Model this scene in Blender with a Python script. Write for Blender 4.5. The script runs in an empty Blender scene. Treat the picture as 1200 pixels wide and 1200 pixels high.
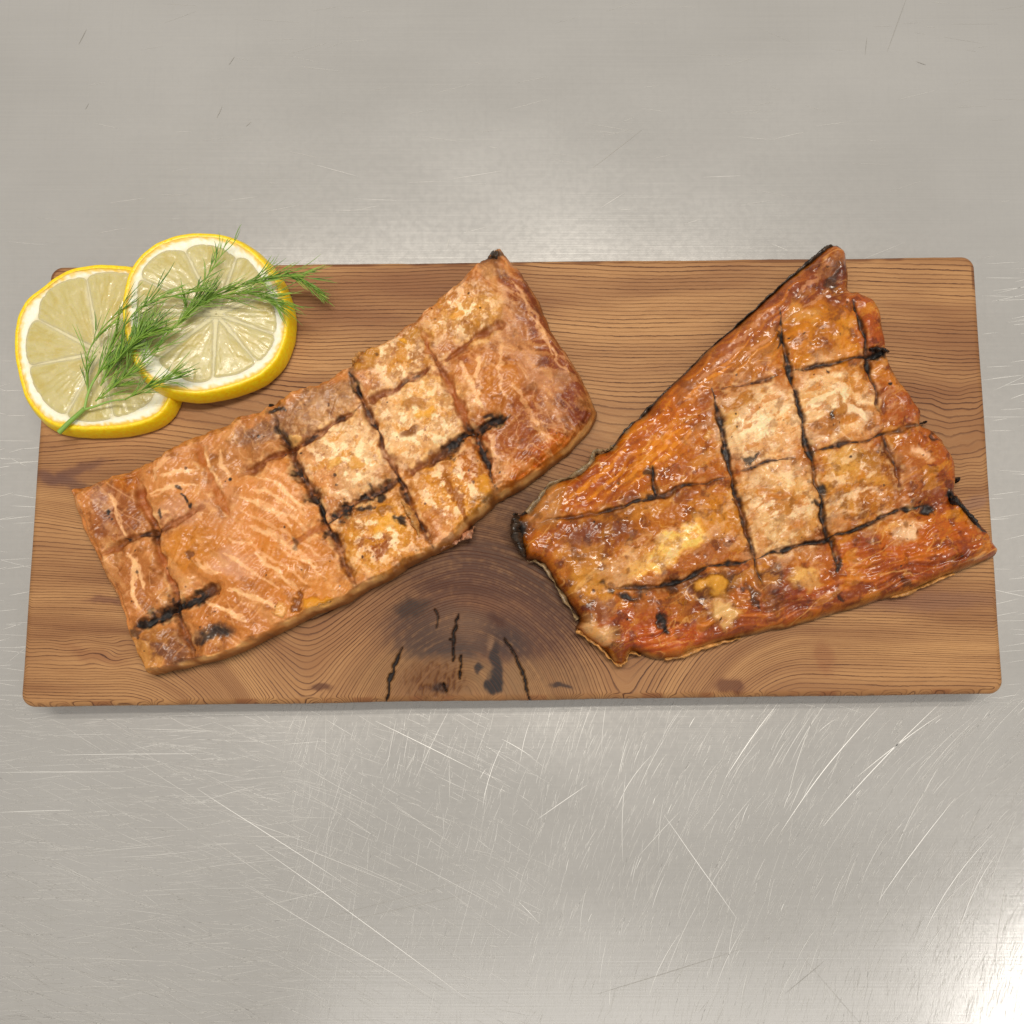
import bpy, math, random
import numpy as np
from mathutils import Vector

# ------------------------------------------------------------------ camera
F_PX = 1200.0                     # focal length in pixels of a 1200 px square picture
TILT = math.radians(8.5)
BOARD_H = 0.017
CAM_D = 0.327                     # along the axis to the plank's upper face
scene = bpy.context.scene
C = scene.collection
cam_pos = np.array([0.0, -CAM_D * math.sin(TILT), BOARD_H + CAM_D * math.cos(TILT)])
cd = bpy.data.cameras.new('camera')
cd.sensor_width = 36.0
cd.lens = 36.0 * F_PX / 1200.0
cd.clip_start = 0.01
cd.clip_end = 50
cam = bpy.data.objects.new('camera', cd)
cam.location = cam_pos
cam.rotation_euler = (TILT, 0, 0)
C.objects.link(cam)
scene.camera = cam

# ------------------------------------------------------------------ light
world = bpy.data.worlds.new('World')
scene.world = world
world.use_nodes = True
wb = world.node_tree.nodes['Background']
wb.inputs['Color'].default_value = (1.0, 0.962, 0.905, 1)
wb.inputs['Strength'].default_value = 0.41

def area_lamp(name, loc, aim, sx, sy, power, col):
    ld = bpy.data.lights.new(name, 'AREA')
    ld.shape = 'RECTANGLE'
    ld.size = sx
    ld.size_y = sy
    ld.energy = power
    ld.color = col
    o = bpy.data.objects.new(name, ld)
    o.location = loc
    o.rotation_euler = (Vector(aim) - Vector(loc)).to_track_quat('-Z', 'Y').to_euler()
    C.objects.link(o)
    return o

WARM = (1.0, 0.93, 0.83)
area_lamp('ceiling_tube', (0.0, 0.28, 1.75), (0, 0.2, 0), 1.1, 0.06, 12.0, WARM)
area_lamp('ceiling_tube', (0.0, 0.45, 1.75), (0, 0.2, 0), 1.1, 0.06, 11.0, WARM)
area_lamp('ceiling_tube', (1.08, -0.74, 1.8), (0.7, -0.5, 0), 0.42, 0.10, 1.5, (1.0, 0.97, 0.94))
area_lamp('added_fill_panel', (0.35, -0.95, 1.85), (0.35, -0.95, 0), 1.5, 0.55, 1.5, (1.0, 0.98, 0.96))  # added, unseen: gives the near steel a soft bright gradient

vs = scene.view_settings
vs.view_transform = 'Standard'
vs.look = 'None'
vs.exposure = 0.0
vs.gamma = 1.0
vs.use_curve_mapping = False

# ------------------------------------------------------------------ maths helpers
ct, st = math.cos(TILT), math.sin(TILT)

def unproject(u, v, z):
    """picture position -> the point where that sight line meets height z"""
    u = np.asarray(u, float); v = np.asarray(v, float)
    dx = (u - 600.0) / F_PX
    dy = -(v - 600.0) / F_PX
    wy = dy * ct + st
    wz = dy * st - ct
    k = (z - cam_pos[2]) / wz
    return np.stack([cam_pos[0] + dx * k, cam_pos[1] + wy * k, np.zeros_like(k) + z], -1)

def project(p):
    q = p - cam_pos
    x = q[..., 0]
    y = q[..., 1] * ct + q[..., 2] * st
    z = -q[..., 1] * st + q[..., 2] * ct
    return 600 + F_PX * x / -z, 600 - F_PX * y / -z

PX = CAM_D / F_PX                 # metres per picture pixel on the plank

def lin(c):
    c = np.asarray(c, float) / 255.0
    return np.where(c <= 0.04045, c / 12.92, ((c + 0.055) / 1.055) ** 2.4)

def sstep(a, b, x):
    t = np.clip((x - a) / (b - a), 0, 1)
    return t * t * (3 - 2 * t)

def _hash(ix, iy, seed):
    h = (ix.astype(np.int64) * 374761393 + iy.astype(np.int64) * 668265263 + seed * 2147483647 + 1013904223) & 0xFFFFFFFF
    h = ((h ^ (h >> 13)) * 1274126177) & 0xFFFFFFFF
    h = ((h ^ (h >> 16)) * 2246822519) & 0xFFFFFFFF
    return h ^ (h >> 15)

def noise(x, y, seed=0):
    """gradient noise, about -1..1"""
    x = np.asarray(x, float); y = np.asarray(y, float)
    ix = np.floor(x); iy = np.floor(y)
    fx = x - ix; fy = y - iy
    sx = fx * fx * fx * (fx * (fx * 6 - 15) + 10)
    sy = fy * fy * fy * (fy * (fy * 6 - 15) + 10)
    def g(ox, oy):
        a = _hash(ix + ox, iy + oy, seed) / 4294967296.0 * 2 * math.pi
        return np.cos(a) * (fx - ox) + np.sin(a) * (fy - oy)
    n0 = g(0, 0) * (1 - sx) + g(1, 0) * sx
    n1 = g(0, 1) * (1 - sx) + g(1, 1) * sx
    return (n0 * (1 - sy) + n1 * sy) * 1.5

def fbm(x, y, seed=0, octs=4, gain=0.5):
    a, s, t = 1.0, 0.0, 0.0
    for k in range(octs):
        s = s + a * noise(x * 2 ** k + 17.3 * k, y * 2 ** k - 9.1 * k, seed + k * 31)
        t += a
        a *= gain
    return s / t * 1.35

def cells(x, y, seed=0):
    """distance to the nearest scattered point, its random value"""
    ix = np.floor(x); iy = np.floor(y)
    best = np.full(x.shape, 9.0); val = np.zeros(x.shape)
    for oy in (-1, 0, 1):
        for ox in (-1, 0, 1):
            cx = ix + ox; cy = iy + oy
            px = cx + _hash(cx, cy, seed) / 4294967296.0
            py = cy + _hash(cx, cy, seed + 7) / 4294967296.0
            d = np.hypot(px - x, py - y)
            m = d < best
            best = np.where(m, d, best)
            val = np.where(m, _hash(cx, cy, seed + 13) / 4294967296.0, val)
    return best, val

def catmull(pts, closed=False, n=6):
    P = np.asarray(pts, float)
    N = len(P)
    out = []
    for i in range(N if closed else N - 1):
        if closed:
            a, b, c, d = P[(i - 1) % N], P[i], P[(i + 1) % N], P[(i + 2) % N]
        else:
            a, b, c, d = P[max(i - 1, 0)], P[i], P[i + 1], P[min(i + 2, N - 1)]
        for k in range(n):
            t = k / n
            out.append(0.5 * (2 * b + (c - a) * t + (2 * a - 5 * b + 4 * c - d) * t * t + (3 * b - a - 3 * c + d) * t ** 3))
    if not closed:
        out.append(P[-1])
    return np.array(out)

def line_dist(U, V, pts, margin=34.0):
    """distance to a polyline (up to the margin), and the place along it (0..1)"""
    pts = np.asarray(pts, float)
    seg = np.hypot(*(pts[1:] - pts[:-1]).T)
    cum = np.concatenate([[0], np.cumsum(seg)])
    best = np.full(U.shape, 1e9); par = np.zeros(U.shape)
    lo = pts.min(0) - margin; hi = pts.max(0) + margin
    sel = np.nonzero((U > lo[0]) & (U < hi[0]) & (V > lo[1]) & (V < hi[1]))[0]
    u = U[sel]; v = V[sel]
    bb = best[sel]; pp = par[sel]
    for i in range(len(pts) - 1):
        a, b = pts[i], pts[i + 1]
        d = b - a
        L = max(d @ d, 1e-9)
        t = np.clip(((u - a[0]) * d[0] + (v - a[1]) * d[1]) / L, 0, 1)
        q = np.hypot(u - a[0] - t * d[0], v - a[1] - t * d[1])
        m = q < bb
        bb = np.where(m, q, bb)
        pp = np.where(m, (cum[i] + t * seg[i]) / cum[-1], pp)
    best[sel] = bb; par[sel] = pp
    return best, par

def inside(U, V, poly):
    r = np.zeros(U.shape, bool)
    x0, y0 = poly[-1]
    for x1, y1 in poly:
        c = (y0 > V) != (y1 > V)
        if y1 != y0:
            r ^= c & (U < (x1 - x0) * (V - y0) / (y1 - y0) + x0)
        x0, y0 = x1, y1
    return r

def nearest_grid(us, vs_, poly, margin=34.0):
    """on a regular grid: distance to the outline (up to the margin) and the nearest outline point"""
    P = np.vstack([poly, poly[:1]])
    step = us[1] - us[0]
    best = np.full((len(vs_), len(us)), margin); nu = np.zeros_like(best); nv = np.zeros_like(best)
    for i in range(len(P) - 1):
        a, b = P[i], P[i + 1]
        lo = np.minimum(a, b) - margin; hi = np.maximum(a, b) + margin
        i0 = max(int((lo[0] - us[0]) / step), 0); i1 = min(int((hi[0] - us[0]) / step) + 2, len(us))
        j0 = max(int((lo[1] - vs_[0]) / step), 0); j1 = min(int((hi[1] - vs_[0]) / step) + 2, len(vs_))
        U = us[None, i0:i1]; V = vs_[j0:j1, None]
        d = b - a
        L = max(d @ d, 1e-9)
        t = np.clip(((U - a[0]) * d[0] + (V - a[1]) * d[1]) / L, 0, 1)
        qu = a[0] + t * d[0]; qv = a[1] + t * d[1]
        q = np.hypot(U - qu, V - qv)
        sub = best[j0:j1, i0:i1]
        m = q < sub
        sub[m] = q[m]
        nu[j0:j1, i0:i1][m] = qu[m]; nv[j0:j1, i0:i1][m] = qv[m]
    return best, nu, nv

# ------------------------------------------------------------------ mesh helpers
def mesh_np(name, verts, faces, mat, parent=None, smooth=True, attrs=None):
    me = bpy.data.meshes.new(name)
    verts = np.asarray(verts, np.float32)
    faces = np.asarray(faces, np.int32)
    n = faces.shape[1]
    me.vertices.add(len(verts))
    me.vertices.foreach_set('co', verts.ravel())
    me.loops.add(faces.size)
    me.loops.foreach_set('vertex_index', faces.ravel())
    me.polygons.add(len(faces))
    me.polygons.foreach_set('loop_start', np.arange(0, faces.size, n, dtype=np.int32))
    if smooth:
        me.polygons.foreach_set('use_smooth', np.ones(len(faces), bool))
    me.update(calc_edges=True)
    me.validate()
    for k, a in (attrs or {}).items():
        a = np.asarray(a, np.float32)
        if a.ndim == 1:
            at = me.attributes.new(k, 'FLOAT', 'POINT')
            at.data.foreach_set('value', a)
        else:
            at = me.attributes.new(k, 'FLOAT_COLOR', 'POINT')
            at.data.foreach_set('color', np.hstack([a, np.ones((len(a), 1), np.float32)]).ravel())
    me.materials.append(mat)
    o = bpy.data.objects.new(name, me)
    C.objects.link(o)
    if parent:
        o.parent = parent
        o.matrix_parent_inverse.identity()
        o.location = -np.array(parent.location)
    return o

def thing(name, label, cat, loc=(0, 0, 0), group=None):
    o = bpy.data.objects.new(name, None)
    o.empty_display_size = 0.02
    o.location = loc
    C.objects.link(o)
    o['label'] = label
    o['category'] = cat
    if group:
        o['group'] = group
    return o

class Patch:
    """a fine sheet inside an outline, given in picture positions taken on one level plane"""
    def __init__(self, outline, step):
        self.outline = outline
        lo = outline.min(0) - step; hi = outline.max(0) + step
        nu = int((hi[0] - lo[0]) / step) + 2; nv = int((hi[1] - lo[1]) / step) + 2
        us = lo[0] + np.arange(nu) * step; vv = lo[1] + np.arange(nv) * step
        U, V = np.meshgrid(us, vv)
        dg, qu, qv = nearest_grid(us, vv, outline)
        ins = inside(U, V, outline)
        cell = ins[:-1, :-1] | ins[1:, :-1] | ins[:-1, 1:] | ins[1:, 1:]
        idx = np.arange(nu * nv).reshape(nv, nu)
        f = np.stack([idx[1:, :-1][cell], idx[1:, 1:][cell], idx[:-1, 1:][cell], idx[:-1, :-1][cell]], -1)
        used = np.unique(f)
        remap = np.full(nu * nv, -1); remap[used] = np.arange(len(used))
        self.faces = remap[f]
        U = U.ravel()[used]; V = V.ravel()[used]; ins = ins.ravel()[used]
        d = dg.ravel()[used]; qu = qu.ravel()[used]; qv = qv.ravel()[used]
        self.U = np.where(ins, U, qu); self.V = np.where(ins, V, qv)
        self.d = np.where(ins, d, 0.0)                  # depth inside the outline, in pixels
        self.n = len(self.U)

class Paint:
    def __init__(self, U, V, col):
        self.U, self.V = U, V
        self.c = np.tile(lin(col), (len(U), 1))
        self.wu = np.zeros_like(U); self.wv = np.zeros_like(U)
    def warp(self, scale, amp, seed, octs=3):
        self.wu = amp * fbm(self.U / scale, self.V / scale, seed, octs)
        self.wv = amp * fbm(self.U / scale + 40, self.V / scale, seed + 5, octs)
    def mix(self, col, m):
        m = np.clip(m, 0, 1)[:, None]
        self.c = self.c * (1 - m) + lin(col) * m
    def blob(self, u, v, ru, rv, ang, col, s=1.0, soft=0.32):
        a = math.radians(ang)
        x = self.U + self.wu - u; y = self.V + self.wv - v
        p = (x * math.cos(a) + y * math.sin(a)) / ru
        q = (-x * math.sin(a) + y * math.cos(a)) / rv
        m = sstep(1 + soft, 1 - soft, np.hypot(p, q)) * s
        self.mix(col, m)
        return m
    def stroke(self, pts, w, col, s=1.0, seed=0, ragged=0.5, wob=2.0, sc=9.0, taper=True):
        """a painted line with an uneven border"""
        P = np.asarray(pts, float)
        lo = P.min(0) - 25; hi = P.max(0) + 25
        sel = np.nonzero((self.U > lo[0]) & (self.U < hi[0]) & (self.V > lo[1]) & (self.V < hi[1]))[0]
        u0 = self.U[sel]; v0 = self.V[sel]
        U = u0 + wob * noise(u0 / sc, v0 / sc, seed + 3)
        V = v0 + wob * noise(u0 / sc + 9, v0 / sc, seed + 4)
        d, t = line_dist(U, V, pts)
        ww = w * (1 + ragged * fbm(u0 / 6, v0 / 6, seed, 2))
        if taper:
            ww = ww * (0.25 + 0.75 * np.sqrt(np.clip(4 * t * (1 - t), 0, 1)))
        m = np.zeros(self.U.size)
        m[sel] = sstep(1.35, 0.65, d / np.maximum(ww, 0.05)) * s
        self.mix(col, m)
        return m

# ------------------------------------------------------------------ materials
class NT:
    def __init__(self, name):
        self.m = bpy.data.materials.new(name)
        self.m.use_nodes = True
        self.t = self.m.node_tree
        self.b = self.t.nodes['Principled BSDF']
    def node(self, kind, **kw):
        n = self.t.nodes.new(kind)
        for k, v in kw.items():
            if k in n.inputs.keys():
                self.set(n.inputs[k], v)
            else:
                setattr(n, k, v)
        return n
    def set(self, sock, v):
        if isinstance(v, bpy.types.NodeSocket):
            self.t.links.new(v, sock)
        elif isinstance(v, tuple) and len(v) == 3 and sock.type == 'RGBA':
            sock.default_value = (*v, 1)
        else:
            sock.default_value = v
    def math(self, op, a, b=0.0, c=0.0):
        n = self.t.nodes.new('ShaderNodeMath')
        n.operation = op
        for s, v in zip(n.inputs, (a, b, c)):
            self.set(s, v)
        return n.outputs[0]
    def mix(self, f, a, b, mode='MIX'):
        n = self.t.nodes.new('ShaderNodeMix')
        n.data_type = 'RGBA'
        n.blend_type = mode
        self.set(n.inputs[0], f); self.set(n.inputs[6], a); self.set(n.inputs[7], b)
        return n.outputs[2]
    def attr(self, name, out='Color'):
        n = self.t.nodes.new('ShaderNodeAttribute')
        n.attribute_name = name
        return n.outputs[out]
    def ramp(self, f, lo, hi, a=0.0, b=1.0):
        n = self.t.nodes.new('ShaderNodeMapRange')
        n.interpolation_type = 'SMOOTHSTEP'
        self.set(n.inputs[0], f)
        for i, v in zip((1, 2, 3, 4), (lo, hi, a, b)):
            self.set(n.inputs[i], v)
        return n.outputs[0]
    def coords(self, scale):
        tc = self.t.nodes.new('ShaderNodeTexCoord')
        mp = self.t.nodes.new('ShaderNodeMapping')
        mp.inputs['Scale'].default_value = scale
        self.t.links.new(tc.outputs['Object'], mp.inputs['Vector'])
        return mp.outputs[0]
    def noise(self, vec, scale=1.0, detail=2.0, rough=0.5, dist=0.0):
        n = self.t.nodes.new('ShaderNodeTexNoise')
        self.t.links.new(vec, n.inputs['Vector'])
        n.inputs['Scale'].default_value = scale
        n.inputs['Detail'].default_value = detail
        n.inputs['Roughness'].default_value = rough
        n.inputs['Distortion'].default_value = dist
        return n.outputs[0]
    def bump(self, h, strength, dist, normal=None):
        n = self.t.nodes.new('ShaderNodeBump')
        n.inputs['Strength'].default_value = strength
        n.inputs['Distance'].default_value = dist
        self.set(n.inputs['Height'], h)
        if normal is not None:
            self.set(n.inputs['Normal'], normal)
        return n.outputs[0]
    def put(self, **kw):
        for k, v in kw.items():
            self.set(self.b.inputs[k.replace('_', ' ')], v)
        return self.m

def steel_material():
    n = NT('brushed_steel')
    fine = n.noise(n.coords((14, 1900, 1)), 1, 3, 0.6)          # rolling lines along x
    fine2 = n.noise(n.coords((900, 30, 1)), 1, 3, 0.6)
    big = n.noise(n.coords((9, 14, 1)), 1, 3, 0.55)
    grit = n.noise(n.coords((420, 420, 1)), 1, 4, 0.65)
    c = n.mix(n.ramp(big, 0.3, 0.7), (0.608, 0.592, 0.565), (0.664, 0.648, 0.622))
    c = n.mix(n.ramp(fine, 0.3, 0.75, 0, 0.22), c, (0.74, 0.72, 0.68))
    c = n.mix(n.ramp(fine2, 0.5, 0.8, 0, 0.10), c, (0.48, 0.47, 0.45))
    c = n.mix(n.ramp(grit, 0.56, 0.72, 0, 0.10), c, (0.46, 0.44, 0.41))
    r = n.math('ADD', n.ramp(big, 0.25, 0.75, 0.15, 0.19), n.ramp(grit, 0.3, 0.7, -0.01, 0.02))
    h = n.math('ADD', n.math('MULTIPLY', fine, 0.6), n.math('ADD', n.math('MULTIPLY', fine2, 0.15), n.math('MULTIPLY', grit, 0.08)))
    return n.put(Base_Color=c, Metallic=0.62, Roughness=r, Specular_IOR_Level=0.3, Normal=n.bump(h, 0.07, 0.0004))

def scratch_material():
    n = NT('scratched_steel')
    f = n.attr('tone', 'Fac')
    c = n.mix(f, (0.30, 0.285, 0.26), (0.92, 0.91, 0.88))
    return n.put(Base_Color=c, Metallic=0.5, Roughness=0.4)

def wood_material():
    n = NT('cedar_wood')
    ring = n.attr('ring', 'Fac')
    tc = n.node('ShaderNodeTexCoord').outputs['Object']
    sp = n.node('ShaderNodeSeparateXYZ', Vector=tc)
    x = sp.outputs[0]
    along = n.node('ShaderNodeCombineXYZ', X=n.math('MULTIPLY', x, 70.0), Y=n.math('MULTIPLY', ring, 0.10), Z=0.0).outputs[0]
    wob = n.noise(along, 1, 2, 0.5)
    r = n.math('ADD', n.math('MULTIPLY', ring, 0.19), n.math('MULTIPLY', n.math('SUBTRACT', wob, 0.5), 0.6))
    wob2 = n.noise(n.node('ShaderNodeCombineXYZ', X=n.math('MULTIPLY', x, 420.0), Y=n.math('MULTIPLY', ring, 0.22), Z=0.0).outputs[0], 1, 3, 0.6)
    r = n.math('ADD', r, n.math('MULTIPLY', n.math('SUBTRACT', wob2, 0.5), 0.34))
    fr = n.math('FRACT', r)
    idn = n.node('ShaderNodeTexWhiteNoise', noise_dimensions='1D', W=n.math('FLOOR', r)).outputs[0]
    late = n.math('POWER', fr, 2.6)                                 # slow darkening across a ring
    edge = n.ramp(fr, 0.66, 0.88)
    edge = n.math('MULTIPLY', edge, n.ramp(fr, 0.95, 1.0, 1.0, 0.0))
    seg = n.noise(n.node('ShaderNodeCombineXYZ', X=n.math('MULTIPLY', x, 26.0), Y=n.math('MULTIPLY', ring, 0.16), Z=0.0).outputs[0], 1, 3, 0.6)
    strength = n.math('MULTIPLY', n.ramp(idn, 0.0, 0.9, 0.55, 1.0), n.ramp(seg, 0.30, 0.60, 0.5, 1.0))
    strength = n.math('MULTIPLY', strength, n.attr('grain', 'Fac'))
    fib = n.noise(n.node('ShaderNodeCombineXYZ', X=n.math('MULTIPLY', x, 140.0), Y=n.math('MULTIPLY', ring, 1.7), Z=0.0).outputs[0], 1, 4, 0.65)
    broad = n.noise(n.node('ShaderNodeCombineXYZ', X=n.math('MULTIPLY', x, 10.0), Y=n.math('MULTIPLY', ring, 0.016), Z=0.0).outputs[0], 1, 3, 0.55)
    c = n.mix(n.ramp(broad, 0.25, 0.75), tuple(lin((138, 93, 58))), tuple(lin((198, 150, 98))))
    c = n.mix(n.ramp(fib, 0.35, 0.75, 0, 0.5), c, tuple(lin((150, 98, 58))))
    c = n.mix(n.attr('stain_shade_amount', 'Fac'), c, n.attr('stain_shade'))
    c = n.mix(n.math('MULTIPLY', late, n.math('MULTIPLY', strength, 0.35)), c, tuple(lin((140, 84, 48))))
    c = n.mix(n.math('MULTIPLY', edge, n.math('MULTIPLY', strength, 0.95)), c, tuple(lin((74, 41, 24))))
    h = n.math('SUBTRACT', n.math('MULTIPLY', fib, 0.6), n.math('MULTIPLY', edge, strength))
    return n.put(Base_Color=c, Roughness=n.ramp(fib, 0.2, 0.8, 0.50, 0.66), Specular_IOR_Level=0.32,
                 Normal=n.bump(h, 0.35, 0.0003))

def flesh_material(name, rough_lo, rough_hi, bump, coat):
    n = NT(name)
    c = n.attr('tint')
    v = n.coords((1, 1, 1))
    n1 = n.noise(v, 1500, 3, 0.6)
    n2 = n.noise(v, 300, 3, 0.55, 0.8)
    c = n.mix(n.ramp(n1, 0.3, 0.75, 0.0, 0.16), c, n.mix(1.0, c, (0.62, 0.48, 0.38), 'MULTIPLY'))
    g = n.attr('gloss', 'Fac')
    r = n.math('ADD', n.ramp(g, 0, 1, rough_hi, rough_lo), n.ramp(n2, 0.3, 0.7, -0.05, 0.10))
    h = n.math('ADD', n.math('MULTIPLY', n2, 1.0), n.math('MULTIPLY', n1, 0.35))
    return n.put(Base_Color=c, Roughness=r, Specular_IOR_Level=0.4, Normal=n.bump(h, bump, 0.0011),
                 Subsurface_Weight=0.12, Subsurface_Radius=(1.0, 0.42, 0.2), Subsurface_Scale=0.0005,
                 Coat_Weight=n.math('MULTIPLY', g, coat), Coat_Roughness=0.16)

def simple(name, col, rough, spec=0.5, bscale=None, bstr=0.3, bdist=0.0003, var=0.2, sss=0.0, dark=0.6):
    n = NT(name)
    v = n.coords((1, 1, 1))
    f = n.noise(v, bscale or 300, 3, 0.6)
    col = lin(col)
    c = n.mix(n.ramp(f, 0.3, 0.75, 0, 1), tuple(col * (1 - var * dark)), tuple(np.minimum(col * (1 + var * 0.3), 1)))
    n.put(Base_Color=c, Roughness=rough, Specular_IOR_Level=spec)
    if bscale:
        n.put(Normal=n.bump(f, bstr, bdist))
    if sss:
        n.put(Subsurface_Weight=sss, Subsurface_Radius=(1.0, 0.8, 0.35), Subsurface_Scale=0.002)
    return n.m

M = dict(
    steel=steel_material(), scratch=scratch_material(), wood=wood_material(),
    flesh=flesh_material('smoked_flesh', 0.33, 0.58, 0.07, 0.18),
    wet=flesh_material('glazed_flesh', 0.20, 0.52, 0.055, 0.38),
)

# ------------------------------------------------------------------ steel table
def build_table():
    rng = random.Random(4)
    S = 0.9
    v = [(-S, -S, 0), (S, -S, 0), (S, S, 0), (-S, S, 0)]
    t = mesh_np('steel_tabletop', v, [(0, 1, 2, 3)], M['steel'], smooth=False)
    t['kind'] = 'structure'
    t['label'] = 'brushed stainless steel work surface with fine scratches'
    V, Fc, T = [], [], []
    def scratch(u, v, ang, length, w, bend, tone, z=0.00006):
        n = max(4, int(length / 14))
        a = math.radians(ang)
        pts = []
        x, y = u, v
        for k in range(n + 1):
            pts.append((x, y))
            x += math.cos(a) * length / n
            y -= math.sin(a) * length / n
            a += math.radians(bend) / n + rng.gauss(0, 0.006)
        W = unproject([p[0] for p in pts], [p[1] for p in pts], z)
        b = len(V)
        for k in range(n + 1):
            d = W[min(k + 1, n)] - W[max(k - 1, 0)]
            d = d / max(np.linalg.norm(d), 1e-9)
            s = k / n
            hw = w * 0.66 * PX * 0.5 * (0.12 + 0.88 * math.sin(math.pi * min(max(s, 0.02), 0.98)) ** 0.7)
            nrm = np.array([-d[1], d[0], 0])
            V.append(W[k] + nrm * hw); V.append(W[k] - nrm * hw)
            T.extend([tone, tone])
        for k in range(n):
            Fc.append((b + 2 * k + 1, b + 2 * k + 3, b + 2 * k + 2, b + 2 * k))
    def direction(u, v):
        if v < 830:
            return 6 + rng.gauss(0, 6) if u > 1140 else rng.gauss(2, 10)
        if u > 620:
            k = (u - 620) / 580.0
            return 78 - 34 * k * max(0.0, min(1.0, (1180 - v) / 330.0)) + rng.gauss(0, 7)
        if u > 330:
            return rng.choice([72, 70, -28, -24, 80]) + rng.gauss(0, 7)
        return rng.choice([2, 0, 4, -22, -26]) + rng.gauss(0, 6)
    # fine haze of hair scratches in the near half
    for k in range(9000):
        u = rng.uniform(-40, 1240); v = 815 + 400 * rng.random() ** 0.9
        scratch(u, v, direction(u, v), (6 + 40 * rng.random() ** 2.2) * (1.0 if u > 400 else 1.6), rng.uniform(0.14, 0.42), -10 if u > 600 else 2,
                rng.choice([0.58, 0.64, 0.72, 0.82, 0.36, 0.42]))
    # clear bright ones
    for k in range(130):
        u = rng.uniform(560, 1230); v = rng.uniform(830, 1180)
        scratch(u, v, direction(u, v), 10 + 110 * rng.random() ** 2, rng.uniform(0.3, 0.85), -rng.uniform(4, 26), rng.uniform(0.75, 1.0), 0.00009)
    for k in range(50):
        u = rng.uniform(-20, 560); v = rng.uniform(840, 1190)
        scratch(u, v, direction(u, v), rng.uniform(25, 150), rng.uniform(0.3, 0.6), rng.uniform(-5, 5), rng.uniform(0.7, 0.85), 0.00009)
    for a in ((232, 925, -33, 200, 1.0, 0), (300, 990, -35, 310, 1.1, 0), (440, 845, -26, 130, 0.8, 0), (300, 1045, -31, 240, 0.8, 0),
              (778, 955, -55, 150, 0.9, 0), (915, 975, 57, 190, 1.5, -13), (965, 968, 50, 200, 1.5, -8), (1030, 1055, 56, 150, 1.4, -6),
              (1080, 1100, 66, 150, 1.3, -22), (1120, 1105, 75, 120, 1.2, -24), (850, 912, 58, 100, 1.3, -8), (1005, 910, 40, 120, 1.3, -8),
              (630, 960, 35, 70, 0.8, 0), (-5, 952, 2, 90, 0.9, 0), (-5, 905, 0, 150, 0.8, 0), (60, 885, 1, 180, 0.7, 0)):
        scratch(*a, 1.0, 0.00012)
    # faint marks on the far half and beside the plank
    for k in range(110):
        u = rng.uniform(0, 1200); v = rng.uniform(0, 310)
        scratch(u, v, direction(u, v), rng.uniform(10, 60), rng.uniform(0.3, 0.6), 0, rng.choice([0.45, 0.42, 0.6]))
    for k in range(120):
        u = rng.uniform(1150, 1230); v = rng.uniform(300, 830)
        scratch(u, v, direction(u, v), rng.uniform(12, 60), rng.uniform(0.4, 0.9), 0, rng.uniform(0.6, 0.85))
    for k in range(60):
        u = rng.uniform(-30, 20); v = rng.uniform(420, 830)
        scratch(u, v, direction(u, v), rng.uniform(15, 50), rng.uniform(0.4, 0.8), 0, rng.uniform(0.6, 0.8))
    for a in ((92, 52, 62, 20, 1.2), (268, 76, 55, 12, 1.3), (254, 138, 65, 15, 1.6), (100, 128, 60, 8, 1.0), (1040, 60, 70, 66, 1.2), (1014, 64, 84, 20, 0.9),
              (693, 198, 38, 75, 0.9), (523, 292, 75, 14, 1.4), (1074, 72, -20, 12, 1.2), (288, 148, 40, 8, 1.2)):
        scratch(*a, 0, 0.12, 0.00012)
    for a in ((400, 250 + 830, 12, 160, 0.7), (700, 1165, 17, 180, 0.8), (920, 1165, 40, 60, 0.9), (940, 1120, -50, 120, 0.8), (200, 900, 28, 90, 0.6), (370, 1078, 14, 200, 0.6)):
        scratch(*a, 0, 0.2, 0.00012)
    s = mesh_np('scratches', V, Fc, M['scratch'], t, smooth=False, attrs={'tone': np.array(T)})
    s['kind'] = 'stuff'

build_table()

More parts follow.
